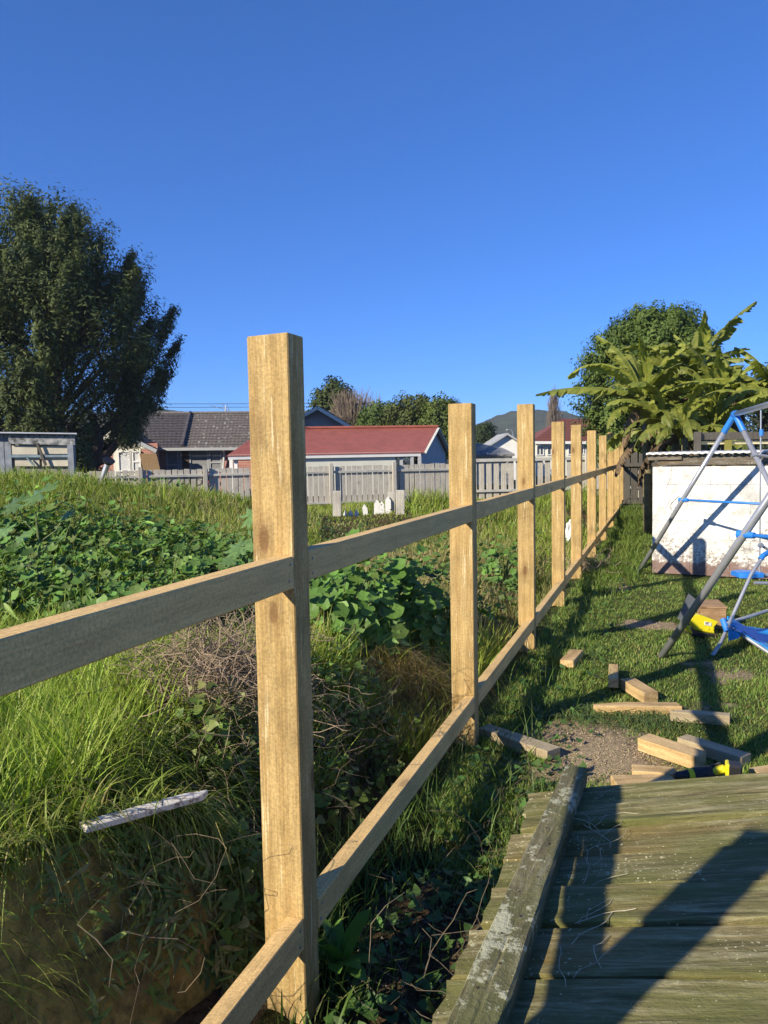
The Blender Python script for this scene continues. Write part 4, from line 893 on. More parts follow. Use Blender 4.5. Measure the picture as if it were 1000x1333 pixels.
rd = ramp(n, [(.60, g3(0)), (.68, g3(.75))]); l.new(f3, rd.inputs[0]); c = mixc(n, l, rd.outputs[0], c, (.035, .026, .014))
l.new(c, b.inputs['Base Color']); b.inputs['Roughness'].default_value = .7; bump(n, l, f2, b, 1.0, .012)
ob = tag(G().prism(P, -bn*.02).build('old_board', m), 'stained olive brown old board leaning on the bank at lower left', 'board')
# white picket lying in the grass
p0, p1 = at(150, 1070, 1.80), at(272, 1036, 1.98); d_ = (p1-p0).normalized(); sd_ = Vector((-.3, -.6, .75)); sd_ = (sd_-d_*sd_.dot(d_)).normalized(); up2 = sd_.cross(d_)
g = G(); w_ = .021; g.prism([p0-up2*w_-d_*.08, p0+up2*w_-d_*.08, p1-d_*.06+up2*w_, p1+up2*.004, p1-d_*.03-up2*w_], sd_*.016)
m, n, l, b = mat('flaking_white_picket'); v = coords(n, l, rnd=False); f = noise(n, l, v, 30, 5, .7); r = ramp(n, [(.42, (.30, .24, .17)), (.48, (.78, .71, .58))]); l.new(f, r.inputs[0]); l.new(r.outputs[0], b.inputs['Base Color'])
tag(g.build('loose_picket', m, bevel=.002), 'flaking white picket lying loose on the grass at lower left', 'picket')
# white scrap behind the posts
p = at(741, 690, 10.5); zg = float(gz(p.x, p.y)); bm = bmesh.new(); bmesh.ops.create_icosphere(bm, subdivisions=3, radius=.075)
for v_ in bm.verts:
    k = 1+.25*math.sin(9*v_.co.x*8+3)*math.sin(7*v_.co.z*8); v_.co = Vector((v_.co.x*.8*k, v_.co.y*.8*k, v_.co.z*2.0*k))
me = bpy.data.meshes.new('plastic_bag'); bm.to_mesh(me); bm.free(); me.materials.append(M['white']); o = link('plastic_bag', me); o.location = (p.x, p.y, .30)
tag(o, 'crumpled white plastic bag caught in the weeds behind the fourth post', 'bag')

# ================================================================== VEGETATION helpers
def wedge(n, d0, d1, u0, u1, power=1.0, filt=None):
    """random ground points seen from the lawn, thinning out with distance"""
    t = rng.random(n); D = 1/((1-t)/d0+t/d1) if power == 2 else d0*(d1/d0)**t
    u = rng.uniform(u0, u1, n)*1.0; X = u*D*math.cos(PSI)-D*math.sin(PSI); Y = u*D*math.sin(PSI)+D*math.cos(PSI)
    P = np.stack([X, Y], 1)
    if filt is not None: P = P[filt(P[:, 0], P[:, 1])]
    return P
def blades(name, base, h, w_, bend, colr, seg=3, mat_=None, az=None, kind='stuff', parent=None, tipc=(1.15, 1.1, .9), droop=None):
    n = len(base); az = rng.uniform(0, 2*math.pi, n) if az is None else az
    dx, dy = np.cos(az), np.sin(az); tw = az+math.pi/2+rng.normal(0, .5, n); wx, wy = np.cos(tw), np.sin(tw)
    V = np.zeros((n, 2*seg+1, 3)); C = np.zeros((n, 2*seg+1, 3))
    dr_ = np.zeros(n) if droop is None else droop
    for s in range(seg+1):
        t = s/seg; c = base.copy(); k = bend*t**1.8
        c[:, 0] += dx*h*k; c[:, 1] += dy*h*k; c[:, 2] += h*(t*np.sqrt(np.clip(1-(bend*t)**2*.45, .1, 1)))-h*dr_*t**2.4
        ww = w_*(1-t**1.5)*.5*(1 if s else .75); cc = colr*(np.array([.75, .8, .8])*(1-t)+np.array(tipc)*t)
        if s < seg:
            V[:, 2*s, :] = c; V[:, 2*s+1, :] = c
            V[:, 2*s, 0] -= wx*ww; V[:, 2*s, 1] -= wy*ww; V[:, 2*s+1, 0] += wx*ww; V[:, 2*s+1, 1] += wy*ww; C[:, 2*s] = cc; C[:, 2*s+1] = cc
        else: V[:, 2*s, :] = c; C[:, 2*s] = cc
    K = 2*seg+1; o_ = (np.arange(n)*K)[:, None]
    q = [np.stack([o_[:, 0]+2*s, o_[:, 0]+2*s+1, o_[:, 0]+2*s+3, o_[:, 0]+2*s+2], 1) for s in range(seg-1)]
    q = np.concatenate(q) if q else np.zeros((0, 4), int); tr = np.stack([o_[:, 0]+2*seg-2, o_[:, 0]+2*seg-1, o_[:, 0]+2*seg], 1)
    o = link(name, np_mesh(name, V.reshape(-1, 3), q, tr, mat_ or M['grass'], C.reshape(-1, 3)), parent)
    if kind: tag(o, kind=kind)
    return o
def rotmats(nrm, spin):
    nrm = nrm/np.linalg.norm(nrm, axis=1, keepdims=True); a = np.where(np.abs(nrm[:, 2:3]) < .95, np.array([[0, 0, 1.]]), np.array([[1., 0, 0]]))
    x = np.cross(a, nrm); x /= np.linalg.norm(x, axis=1, keepdims=True); y = np.cross(nrm, x)
    c, s = np.cos(spin)[:, None], np.sin(spin)[:, None]; return x*c+y*s, -x*s+y*c, nrm
def leaves(name, pos, nrm, size, colr, tmpl, mat_=None, parent=None, kind='stuff', spin=None):
    TV, TQ, TT = tmpl; n = len(pos); spin = rng.uniform(0, 2*math.pi, n) if spin is None else spin
    ax, ay, an = rotmats(nrm, spin); s = size[:, None, None]
    V = pos[:, None, :]+s*(TV[None, :, 0:1]*ax[:, None, :]+TV[None, :, 1:2]*ay[:, None, :]+TV[None, :, 2:3]*an[:, None, :])
    K = len(TV); off = (np.arange(n)*K)[:, None, None]
    q = (TQ[None]+off).reshape(-1, 4) if len(TQ) else np.zeros((0, 4), int); t = (TT[None]+off).reshape(-1, 3) if len(TT) else np.zeros((0, 3), int)
    C = np.repeat(colr, K, 0); o = link(name, np_mesh(name, V.reshape(-1, 3), q, t, mat_ or M['leaf'], C), parent)
    if kind: tag(o, kind=kind)
    return o
T_RH = (np.array([[-.5, 0, 0], [0, .28, .06], [.5, 0, -.05], [0, -.28, .06]]), np.array([[0, 1, 2, 3]]), np.zeros((0, 3), int))
def lobed(nl, depth, cup, nrim=15, notch=True):
    V = [(0, 0, 0)]; 
    for k in range(nrim):
        a = -math.pi+2*math.pi*(k+.5)/nrim; r = .5*(1-depth*(.5-.5*math.cos(nl*a)))
        if abs(a) > 2.75: r *= .55
        V.append((r*math.cos(a), r*math.sin(a), cup*(r*2)**2*.25+.03*math.cos(nl*a)))
    return np.array(V), np.zeros((0, 4), int), np.array([(0, k+1, (k+1) % nrim+1) for k in range(nrim)])
T_MAL = lobed(5, .16, .6); T_VINE = lobed(3, .35, .3, 9)
def tmesh(name, t, m_):
    me = np_mesh(name, t[0], t[1], t[2], m_, None, True); return me
# ------------------------------------------------------------------ GRASS
gA = np.array([.22, .31, .045]); 
def gcol(n, base, v1=.25, yel=.25, yc_=(.36, .31, .12)):
    c = base*(1+rng.normal(0, v1, (n, 1)))*np.array([1, 1, 1]); y = (rng.random((n, 1))**3)*yel*3; y = np.clip(y, 0, 1); c = c*(1-y)+np.array(yc_)*y; return np.clip(c, .01, .9)
def clump(P, scale): return .5+.5*np.sin(P[:, 0]*scale+1.3*np.sin(P[:, 1]*scale*.7))*np.sin(P[:, 1]*scale*1.1+np.cos(P[:, 0]*scale*.8))
def withz(P, dz=0): return np.column_stack([P, gz(P[:, 0], P[:, 1])+dz])
# bright near grass on the bank
P = np.column_stack([rng.uniform(-3.6, -1.18, 30000), rng.uniform(.5, 3.4, 30000)])
keep = ~((P[:, 0] > -1.42) & (P[:, 1] < 2.4)) & (rng.random(len(P)) < .40+.6*clump(P, 5)) & (rng.random(len(P)) < np.clip(1.5-(P[:, 1]-2.2)*.9-(P[:, 0]+2.2)*.5, .25, 1))
P = P[keep]; P = P[((P[:, 0]+1.55)/.26)**2+((P[:, 1]-2.45)/.30)**2 > rng.uniform(.2, 1.2, len(P))]; cl = clump(P, 6)
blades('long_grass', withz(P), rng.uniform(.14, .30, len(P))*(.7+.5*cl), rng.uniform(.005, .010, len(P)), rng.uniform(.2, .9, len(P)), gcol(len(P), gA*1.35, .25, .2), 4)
# grass hanging over the old board
P = np.column_stack([rng.uniform(-1.62, -1.30, 2600), rng.uniform(.9, 2.6, 2600)]); n_ = len(P)
blades('overhanging_grass', withz(P, .02), rng.uniform(.14, .30, n_), rng.uniform(.005, .009, n_), rng.uniform(.5, 1.0, n_), gcol(n_, gA*.85, .3, .3), 6, az=rng.normal(-.25, .6, n_), droop=rng.uniform(.3, 1.1, n_))
bp0 = [onpl(x, np.interp(x, [-90, 0, 60, 180, 260, 330], [1195, 1136, 1104, 1076, 1084, 1165])+random.uniform(-6, 4)) for x in [random.uniform(-80, 120) if random.random() < .35 else min(338, random.gauss(235, 60)) for _ in range(900)]]
P = np.array([tuple(q) for q in bp0])+np.array([.012, 0, .0]); n_ = len(P)
blades('overhanging_grass', P, rng.uniform(.08, .30, n_), rng.uniform(.004, .008, n_), rng.uniform(.25, .8, n_), gcol(n_, gA*.8, .3, .35), 7, az=rng.normal(-.2, 1.3, n_), droop=rng.uniform(.3, 1.5, n_))
# leafy stems hanging down over the old board
dn = (Vector((0, 0, -1))-bn*Vector((0, 0, -1)).dot(bn)).normalized(); sdv = bn.cross(dn); LP_, LN_ = [], []; g = G()
for k in range(46):
    px = min(335, max(60, random.gauss(225, 62))); p = onpl(px, float(np.interp(px, [60, 180, 260, 340], [1100, 1074, 1082, 1190])))+bn*.015; L = random.uniform(.06, .42) if k % 3 else random.uniform(.25, .5); pts = []; a_ = random.uniform(-.5, .5); ns_ = 7
    for s in range(ns_+1):
        pts.append(p.copy()); a_ += random.gauss(0, .25); p = p+(dn*math.cos(a_)+sdv*math.sin(a_))*(L/ns_)+bn*random.uniform(-.002, .007)
        for _ in range(3):
            LP_.append(tuple(p+sdv*random.uniform(-.02, .02)+bn*random.uniform(0, .02))); LN_.append(tuple(bn*1.0+Vector((random.gauss(0, .5), random.gauss(0, .5), .4+random.gauss(0, .4)))))
    g.tube(pts, random.uniform(.0009, .0018), 4, cap=False)
tag(g.build('hanging_weed_stems', plain('olive_stem', (.20, .19, .08), .8, .3, 20)), kind='stuff')
LP_ = np.array(LP_); n_ = len(LP_); T_LN2 = (np.array([[-.5, 0, 0], [-.15, .10, .04], [.25, .08, .03], [.7, 0, -.10], [.25, -.08, .03], [-.15, -.10, .04], [0, 0, -.02]]), np.zeros((0, 4), int), np.array([[6, 0, 1], [6, 1, 2], [6, 2, 3], [6, 3, 4], [6, 4, 5], [6, 5, 0]]))
leaves('hanging_weed_leaves', LP_, np.array(LN_), rng.uniform(.025, .07, n_), gcol(n_, np.array([.17, .25, .05]), .3, .35), T_LN2)
# overgrown field
def field(x, y): return (x < -.97) & (y > 3.0) & ~((x > -2.9) & (x < -1.1) & (y > 3.4) & (y < 5.2) & (rng.random(len(x)) < .8)) & ~((((x+1.22)/.32)**2+((y-3.72)/.48)**2 < 1) & (rng.random(len(x)) < .9))
P = wedge(150000, 3.2, 21, -.62, .42, filt=field); D = P[:, 0]*-math.sin(PSI)+P[:, 1]*math.cos(PSI)
weedzone = (P[:, 0] < -1.9) & (D > 3.6) & (D < 7.6) & ((P[:, 0]/D) < -.48+.0*D) & (rng.random(len(P)) < .75)
P = P[~weedzone]; D = D[~weedzone]; n_ = len(P); cl = clump(P, 2.3)*.6+clump(P, .9)*.4
pkx = (P[:, 0]*math.cos(PSI)+P[:, 1]*math.sin(PSI))/D; pkz = ((pkx > -.085) & (pkx < .035) & (D > 8.5) & (D < 13.6))
tall = np.exp(-((P[:, 0]+3.9)**2/1.6+(P[:, 1]-12.6)**2/1.2))+np.exp(-((P[:, 0]+1.4)**2/2.4+(P[:, 1]-16.5)**2/1.5))+.6*np.exp(-((P[:, 0]+8)**2/20+(P[:, 1]-8)**2/12))
hh = rng.uniform(.08, .30, n_)*(.22+1.1*cl)*np.clip(1.15-D/40, .6, 1.1)+.34*tall*rng.uniform(.5, 1, n_)
hh = np.where(pkz, hh*.2, hh); cc = gcol(n_, gA*1.08, .22, .3); dry = np.clip(((np.exp(-((P[:, 0]+2.2)**2/2+(P[:, 1]-8)**2/6))*.9+.75*(clump(P+7, .8) > .62)*(1-np.clip(tall, 0, 1))) > rng.random(n_)*1.3), 0, 1)[:, None]; cc = cc*(1-dry)+np.array([.42, .37, .19])*dry*rng.uniform(.7, 1.2, (n_, 1))
lowd = (.62+.6*cl)[:, None]; cc = cc*lowd
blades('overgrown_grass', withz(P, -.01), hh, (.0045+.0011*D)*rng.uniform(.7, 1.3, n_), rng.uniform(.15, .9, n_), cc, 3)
# dark lush strip on the lawn side of the fence and under it
P = wedge(14000, 1.4, 8.5, -.16, .34, filt=lambda x, y: (x > -1.2) & (x < -.36+.1*np.sin(y*3)) & (y > .8)); n_ = len(P)
kp = rng.random(n_) < np.clip(.25+.75*clump(P, 4)-.75*dirt(P[:, 0], P[:, 1]), .03, 1); P = P[kp]; n_ = len(P); cl = clump(P, 7)
blades('fence_line_grass', withz(P, -.01), rng.uniform(.06, .21, n_)*(.5+.7*cl), rng.uniform(.004, .008, n_), rng.uniform(.3, .95, n_), gcol(n_, np.array([.095, .17, .035]), .25, .1), 4)
# mown lawn
P = wedge(290000, 2.2, 17.0, .06, .95, filt=lambda x, y: (x > -.84) & (y < 17.2) & ~((y > 8.9) & (x > -.12))); n_ = len(P); D = P[:, 0]*-math.sin(PSI)+P[:, 1]*math.cos(PSI)
dd = dirt(P[:, 0], P[:, 1]); kp = rng.random(n_) > dd*.93; P = P[kp]; D = D[kp]; dd = dd[kp]; n_ = len(P); cl = clump(P, 5)*.5+clump(P, 13)*.5
hl = rng.uniform(.012, .038, n_)*(.45+.9*cl)*(1-.45*dd)+.03*(P[:, 0] < -.45)*cl
cc = gcol(n_, np.array([.18, .30, .06]), .22, .35)*(.75+.4*cl)[:, None]
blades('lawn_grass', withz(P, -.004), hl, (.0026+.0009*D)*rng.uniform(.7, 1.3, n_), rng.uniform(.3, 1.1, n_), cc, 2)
# rank growth between fence and wall
P = np.column_stack([rng.normal(-.58, .18, 8000), rng.uniform(7.5, 16.5, 8000)]); P = P[(P[:, 0] > -.8) & (P[:, 0] < -.05)]; n_ = len(P); cl = clump(P, 3)
blades('rank_grass', withz(P), rng.uniform(.05, .22, n_)*(.2+.9*cl), rng.uniform(.008, .014, n_), rng.uniform(.3, .9, n_), gcol(n_, np.array([.13, .21, .035]), .25, .15), 3)
# fresh clippings / pulled grass near the tapered offcut
c0 = on_z(800, 935, 0); P = np.column_stack([rng.normal(c0.x, .24, 900), rng.normal(c0.y, .09, 900)]); n_ = len(P)
blades('pulled_grass', withz(P, .01), rng.uniform(.06, .13, n_), rng.uniform(.004, .007, n_), rng.uniform(1.0, 2.0, n_), gcol(n_, np.array([.12, .20, .06]), .2, .2), 3, droop=rng.uniform(.5, 1.0, n_))
# ------------------------------------------------------------------ BROADLEAF WEEDS
def dome(cx, cy, r, h, n, flat=.8, zb=None):
    a = rng.uniform(0, 2*math.pi, n); ph = np.arccos(rng.uniform(-.05, 1, n)); rr = rng.uniform(.55, 1.0, n)**.6
    rr = rr*(1+.16*np.sin(a*3+cx*5)+.12*np.sin(a*5+ph*6))
    d = np.stack([np.sin(ph)*np.cos(a), np.sin(ph)*np.sin(a), np.cos(ph)], 1)
    P = np.column_stack([cx+d[:, 0]*r*rr, cy+d[:, 1]*r*rr, (gz(cx, cy) if zb is None else zb)+d[:, 2]*h*rr])
    nr = d*np.array([1, 1, flat])+np.array([-.2, -.45, .55])+rng.normal(0, .4, (n, 3)); return P, nr
wp = []
for (px, D, r, h) in ((-40, 6.2, .8, .85), (25, 6.4, .7, .92), (75, 6.8, .6, .90), (125, 6.5, .6, .78), (175, 6.8, .6, .74), (225, 6.6, .5, .68), (20, 5.2, .6, .60), (90, 5.3, .6, .62), (155, 5.4, .6, .60), (215, 5.2, .5, .58), (265, 6.1, .45, .50), (60, 4.5, .5, .45), (130, 4.5, .5, .45), (190, 4.6, .45, .42), (-40, 4.7, .6, .5), (290, 7.4, .5, .5), (325, 6.6, .4, .52), (250, 8.2, .5, .5)):
    p = vf(uf(px, D), D, 0); wp.append(dome(p.x, p.y, r, h, int(1000*r/.5)))
P = np.concatenate([a for a, _ in wp]); Nn = np.concatenate([b_ for _, b_ in wp]); n_ = len(P)
cc = gcol(n_, np.array([.10, .20, .04]), .35, .08)
sel = rng.random(n_)+.25*np.sin(P[:, 0]*2.3)*np.sin(P[:, 1]*1.9); T_LAN = (np.array([[-.6, 0, 0], [-.2, .13, .05], [.25, .10, .05], [.7, 0, -.12], [.25, -.10, .05], [-.2, -.13, .05], [0, 0, -.03]]), np.zeros((0, 4), int), np.array([[6, 0, 1], [6, 1, 2], [6, 2, 3], [6, 3, 4], [6, 4, 5], [6, 5, 0]]))
hol = clump(P*1.0, 4.5)*.6+clump(P+3, 11)*.4 > .22
for nm, lo, hi, sz, tm, tc_ in (('broadleaf_weeds', .30, 9, (.03, .105), T_MAL, (1, 1, 1)), ('narrow_leaf_weeds', -9, .16, (.05, .12), T_LAN, (1.25, 1.15, 1.1)), ('small_leaf_weeds', .16, .30, (.02, .05), T_VINE, (1.35, 1.25, .9))):
    k_ = (sel > lo) & (sel <= hi) & hol; q_ = int(k_.sum()); leaves(nm, P[k_]+rng.normal(0, .02, (q_, 3)), Nn[k_], sz[0]+(sz[1]-sz[0])*rng.random(q_)**1.6, cc[k_]*np.array(tc_), tm)
fl_n = 500; k_ = rng.integers(0, n_, fl_n); leaves('weed_flowers', P[k_]+np.array([0, 0, .05])+rng.normal(0, .03, (fl_n, 3)), Nn[k_]+np.array([0, 0, 1]), rng.uniform(.012, .024, fl_n), np.tile([.55, .58, .14], (fl_n, 1)), T_VINE)
kk_ = rng.integers(0, n_, 4200); blades('weed_grass', np.column_stack([P[kk_, 0], P[kk_, 1], P[kk_, 2]-.15]), rng.uniform(.12, .34, 4200), rng.uniform(.006, .011, 4200), rng.uniform(.2, .9, 4200), gcol(4200, gA*.95, .25, .3), 3)
# stalks in the weed mass
g = G()
for k in range(120):
    p = P[rng.integers(len(P))]; b0 = Vector((p[0]+random.uniform(-.08, .08), p[1]+random.uniform(-.08, .08), float(gz(p[0], p[1])))); t_ = Vector(p)+Vector((0, 0, .03)); mm = (b0+t_)/2+Vector((random.uniform(-.04, .04), random.uniform(-.04, .04), .05)); g.tube([b0, mm, t_], [.006, .005, .003], 4, cap=False)
tag(g.build('weed_stalks', M['greenstem']), kind='stuff')
mal_mesh = [tmesh('leaf', lobed(5, d_, c_), M['mallow']) for d_, c_ in ((.14, .6), (.2, .9), (.12, .3))]
def weed_plant(px, D, r, h, lab, n=300, nobj=40, size=(.07, .13), name='mallow_plant', colr=np.array([.11, .22, .04])):
    p = vf(uf(px, D), D, 0); z0 = float(gz(p.x, p.y)); t_ = thing(name, (p.x, p.y, z0), lab, 'plant', 'broad leaved weeds behind the fence')
    g = G()
    for k in range(16):
        a = random.uniform(0, 6.28); e = Vector((math.cos(a)*r*random.uniform(.3, .8), math.sin(a)*r*random.uniform(.3, .8), h*random.uniform(.6, .9))); g.tube([(0, 0, -.02), e*.5+Vector((0, 0, h*.12)), e], [.009, .007, .004], 5, cap=False)
    g.build('stems', M['greenstem'], t_)
    P, Nn = dome(0, 0, r, h, n, zb=0); leaves('foliage', P, Nn, rng.uniform(size[0]*.6, size[1]*.85, n), gcol(n, colr, .25, .05), T_MAL, parent=t_)
    P, Nn = dome(0, 0, r*1.03, h*1.03, nobj, zb=0)
    for q in range(nobj):
        o = link('leaf', random.choice(mal_mesh), t_); nn = Vector(Nn[q])+Vector((-.1, -.5, .3)); o.rotation_mode = 'QUATERNION'; o.rotation_quaternion = nn.to_track_quat('Z', 'X') @ Matrix.Rotation(random.uniform(0, 6.28), 3, 'Z').to_quaternion()
        s = random.uniform(*size); o.scale = (s, s, s); o.location = P[q]
weed_plant(440, 4.1, .34, .50, 'lush mallow plant low behind the first post, nearest the rails', 330)
weed_plant(480, 4.7, .42, .64, 'tallest broad leaved mallow plant between the first and second posts', 430, 60)
weed_plant(540, 5.1, .36, .55, 'mallow plant right beside the left edge of the second post', 300, 36, (.06, .11))
weed_plant(425, 5.5, .40, .50, 'mallow plant farther back, seen just right of the first post', 260, 30, (.06, .11))
weed_plant(655, 7.4, .3, .42, 'small leafy weed seen between the second and third posts', 160, 20, (.06, .1))
# small leaved creeper on the dark bank under the top rail
P1 = []; N1 = []
for (px, D, r, h) in ((318, 2.25, .13, .22), (300, 1.95, .10, .12), (335, 2.0, .10, .30), (290, 2.5, .2, .3), (20, 1.45, .08, .10), (430, 3.2, .25, .32), (470, 3.4, .22, .28), (510, 3.3, .22, .2), (440, 2.7, .18, .25), (560, 3.0, .2, .15), (420, 3.9, .3, .3)):
    p = vf(uf(px, D), D, 0); a, b_ = dome(p.x-.1, p.y, r, h, 260); P1.append(a); N1.append(b_)
P = np.concatenate(P1); Nn = np.concatenate(N1); n_ = len(P); kp = P[:, 0] < -.97; P = P[kp]; Nn = Nn[kp]; n_ = len(P)
leaves('creeper', P, Nn, rng.uniform(.02, .05, n_), gcol(n_, np.array([.11, .18, .03]), .3, .2), T_VINE)
# scattered low weeds by the fence foot and through the field
P = wedge(2600, 1.6, 9, -.1, .35, filt=lambda x, y: (x > -.8) & (x < -.3) & (y > 1.0)); n_ = len(P); P = withz(P, .03)
leaves('low_weeds', P, rng.normal(0, .4, (n_, 3))+np.array([0, 0, 1]), rng.uniform(.02, .055, n_), gcol(n_, np.array([.06, .13, .03]), .3, .05), T_VINE)
P = wedge(9000, 4.5, 12, -.5, .38, filt=lambda x, y: (x < -1.1)); P = P[clump(P, 1.7) > .45]; n_ = len(P); P = withz(P, 0); P[:, 2] += rng.uniform(.05, .3, n_)
leaves('field_weeds', P, rng.normal(0, .5, (n_, 3))+np.array([0, 0, 1]), rng.uniform(.03, .08, n_), gcol(n_, np.array([.09, .17, .035]), .3, .1), T_VINE)
# castor plants
def castor_leaf():
    nl = 8; V = [(0, 0, 0)]; n = nl*4
    for k in range(n):
        a = -2.75+5.5*k/(n-1); ph = (k % 4); r = [.30, .42, .55, .40][ph] if True else 0
        r *= (1-.22*abs(a)/2.75); V.append((r*math.cos(a), r*math.sin(a), -.35*r*r+(.05 if ph == 2 else -.02)))
    return np.array(V), np.zeros((0, 4), int), np.array([(0, k+1, k+2) for k in range(n-1)])
cmesh = tmesh('leaf', castor_leaf(), M['castor'])
for (px, py, D, lab, lf) in ((45, 645, 5.6, 'castor oil plant with big star shaped leaves above the weeds at far left', [(52, 641, .30), (20, 655, .24), (25, 700, .2), (70, 705, .2), (5, 690, .2), (88, 668, .16), (25, 735, .2)]), (330, 690, 5.0, 'castor oil plant half hidden by the tall first post', [(325, 672, .20), (328, 700, .22), (312, 712, .2), (330, 735, .2), (300, 728, .15)])):
    p = at(px, py, D); z0 = float(gz(p.x, p.y)); t_ = thing('castor_plant', (p.x, p.y, z0), lab, 'plant', 'castor oil plants'); g = G()
    g.tube([(0, 0, 0), (.02, 0, (p.z-z0)*.6), (0, 0, p.z-z0-.12)], [.014, .011, .007], 6)
    for (lx, ly, s) in lf:
        q = at(lx, ly, D-.15+random.uniform(-.1, .2)); loc = q-t_.location; g.tube([(0, 0, max(.1, loc.z-.22)), loc*.6+Vector((0, 0, loc.z*.25)), loc], [.005, .004, .003], 5, cap=False)
        o = link('leaf', cmesh, t_); o.location = loc; nn = Vector((random.uniform(-.3, .2), random.uniform(-.75, -.35), .65)); o.rotation_mode = 'QUATERNION'; o.rotation_quaternion = nn.to_track_quat('Z', 'X') @ Matrix.Rotation(random.uniform(0, 6.28), 3, 'Z').to_quaternion(); o.scale = (s*1.15,)*3
    g.build('stem', M['greenstem'], t_)
# dock plant at the foot of the first post
def long_leaf(L, W_, e0, e1, wav=.0, m_=None, n=9):
    g = G(); p = Vector((0, 0, 0)); vs = []
    for k in range(n+1):
        t = k/n; e = e0+(e1-e0)*t; w_ = W_*(math.sin(math.pi*min(1, t*.9+.06))**.7); z = wav*math.sin(t*14)
        vs += [p+Vector((0, -w_, .25*w_+z)), p, p+Vector((0, w_, .25*w_-z))]; p = p+Vector((math.cos(e), 0, math.sin(e)))*(L/n)
    g.add(vs, [(k*3+a, k*3+a+1, k*3+a+4, k*3+a+3) for k in range(n) for a in (0, 1)]); return g.mesh('leaf', m_ or M['mallow'], smooth=True)
dk = leafsolid('dock_leaf', (.10, .22, .035), (.15, .28, .05), .4, .35)
dm = [long_leaf(.30, .045, 1.3, .4, .006, dk), long_leaf(.24, .05, 1.1, -.1, .008, dk), long_leaf(.2, .04, .8, -.4, .005, dk)]
p = on_z(436, 1262, 0); t_ = thing('dock_plant', (max(p.x, -.80), p.y, 0), 'bright green dock plant with crinkled leaves at the foot of the first post', 'plant')
for k in range(11):
    o = link('leaf', dm[k % 3], t_); o.rotation_euler = (random.uniform(-.15, .15), 0, k*2.4 if k > 3 else -1.6+k*.9); s = random.uniform(.4, .65); o.scale = (s, s, s)
# ------------------------------------------------------------------ DRY VINES
def tangle(name, c_, rx, ry, rz_, n, r=(.0015, .004), m_=None, seg=7, seedv=None):
    g = G()
    for k in range(n):
        p = Vector((c_[0]+random.gauss(0, rx*.5), c_[1]+random.gauss(0, ry*.5), c_[2]+random.gauss(0, rz_*.45))); d = Vector((random.gauss(0, 1), random.gauss(0, 1), random.gauss(0, .8))).normalized(); pts = []
        for s in range(seg):
            pts.append(p.copy()); d = (d+Vector((random.gauss(0, .45), random.gauss(0, .45), random.gauss(0, .35)-.06))).normalized(); p = p+d*random.uniform(.03, .07)
        if c_[0] < -.95 and max(q.x for q in pts) > -.945: continue
        rr = random.uniform(*r); g.tube(pts, [rr]*(seg-1)+[rr*.4], 3, cap=False)
    return tag(g.build(name, m_ or M['stem']), kind='stuff')
c_ = at(275, 880, 2.95); tangle('dead_vine_tangle', (c_.x, c_.y, c_.z-.05), .26, .30, .26, 1500, (.0008, .0021))
c_ = at(250, 960, 2.5); tangle('dead_vine_tangle', (c_.x, c_.y, c_.z-.06), .25, .3, .15, 160, (.0006, .0016))
c_ = at(470, 980, 2.9); tangle('bank_roots', (c_.x-.12, c_.y, c_.z-.1), .16, .5, .2, 260, (.0006, .0016), plain('dark_root', (.10, .075, .05), .9, .4, 20))
c_ = at(430, 930, 2.8); tangle('bank_roots', (c_.x-.1, c_.y, c_.z), .12, .4, .22, 26, (.0008, .0018), plain('vine_stem', (.17, .125, .08), .9, .4, 20))
c_ = at(210, 1140, 1.75); tangle('hanging_stems', (c_.x+.03, c_.y, c_.z), .05, .2, .14, 16, (.0005, .0011), plain('brown_stem', (.13, .10, .06), .9, .4, 20), 10)
c_ = on_z(770, 735, .1); tangle('uprooted_roots', (c_.x, c_.y, .08), .22, .4, .06, 140, (.002, .005))
c_ = on_z(520, 1230, .02); tangle('ground_roots', (c_.x, c_.y, .015), .2, .3, .015, 36, (.0005, .0014), plain('bleached_root', (.15, .12, .08), .9, .4, 20))
c_ = on_z(690, 1130, .02); tangle('ground_roots', (c_.x-.16, c_.y+.2, .02), .08, .4, .015, 26, (.0005, .0012), plain('dark_twig', (.12, .09, .06), .9, .4, 20))
# dry straw on the brown mound by the second post
P = np.column_stack([rng.normal(-1.22, .17, 2600), rng.normal(3.75, .30, 2600)]); P = P[P[:, 0] < -.96]; n_ = len(P)
blades('dry_mound_grass', withz(P), rng.uniform(.08, .24, n_), rng.uniform(.003, .006, n_), rng.uniform(.6, 1.3, n_), gcol(n_, np.array([.36, .30, .09]), .25, .8, (.38, .25, .13)), 4, az=rng.normal(-.9, .8, n_), droop=rng.uniform(.1, .8, n_))
# soil crumbs, bark and sawdust chips on the bare patches
cv = np.array([[-.5, -.5, -.3], [.5, -.4, -.3], [.45, .5, -.3], [-.4, .45, -.3], [0, 0, .55]]); ct = np.array([[0, 1, 4], [1, 2, 4], [2, 3, 4], [3, 0, 4]])
P = np.column_stack([rng.uniform(-1.0, 1.2, 26000), rng.uniform(.8, 9.2, 26000)]); P = P[::2]; P = P[rng.random(len(P)) < dirt(P[:, 0], P[:, 1])*.8*np.clip(4/P[:, 1], .2, 1)]; n_ = len(P)
dc = np.where(rng.random((n_, 1)) < .6, np.array([[.16, .12, .08]]), np.array([[.42, .34, .24]]))*rng.uniform(.6, 1.4, (n_, 1))
leaves('soil_crumbs', withz(P, .003), rng.normal(0, .3, (n_, 3))+np.array([0, 0, 1]), rng.uniform(.003, .012, n_), dc, (cv, np.zeros((0, 4), int), ct), M['treeleaf'])
P = np.column_stack([rng.normal(-.27, .17, 9000), rng.normal(3.5, .32, 9000)]); n_ = len(P)
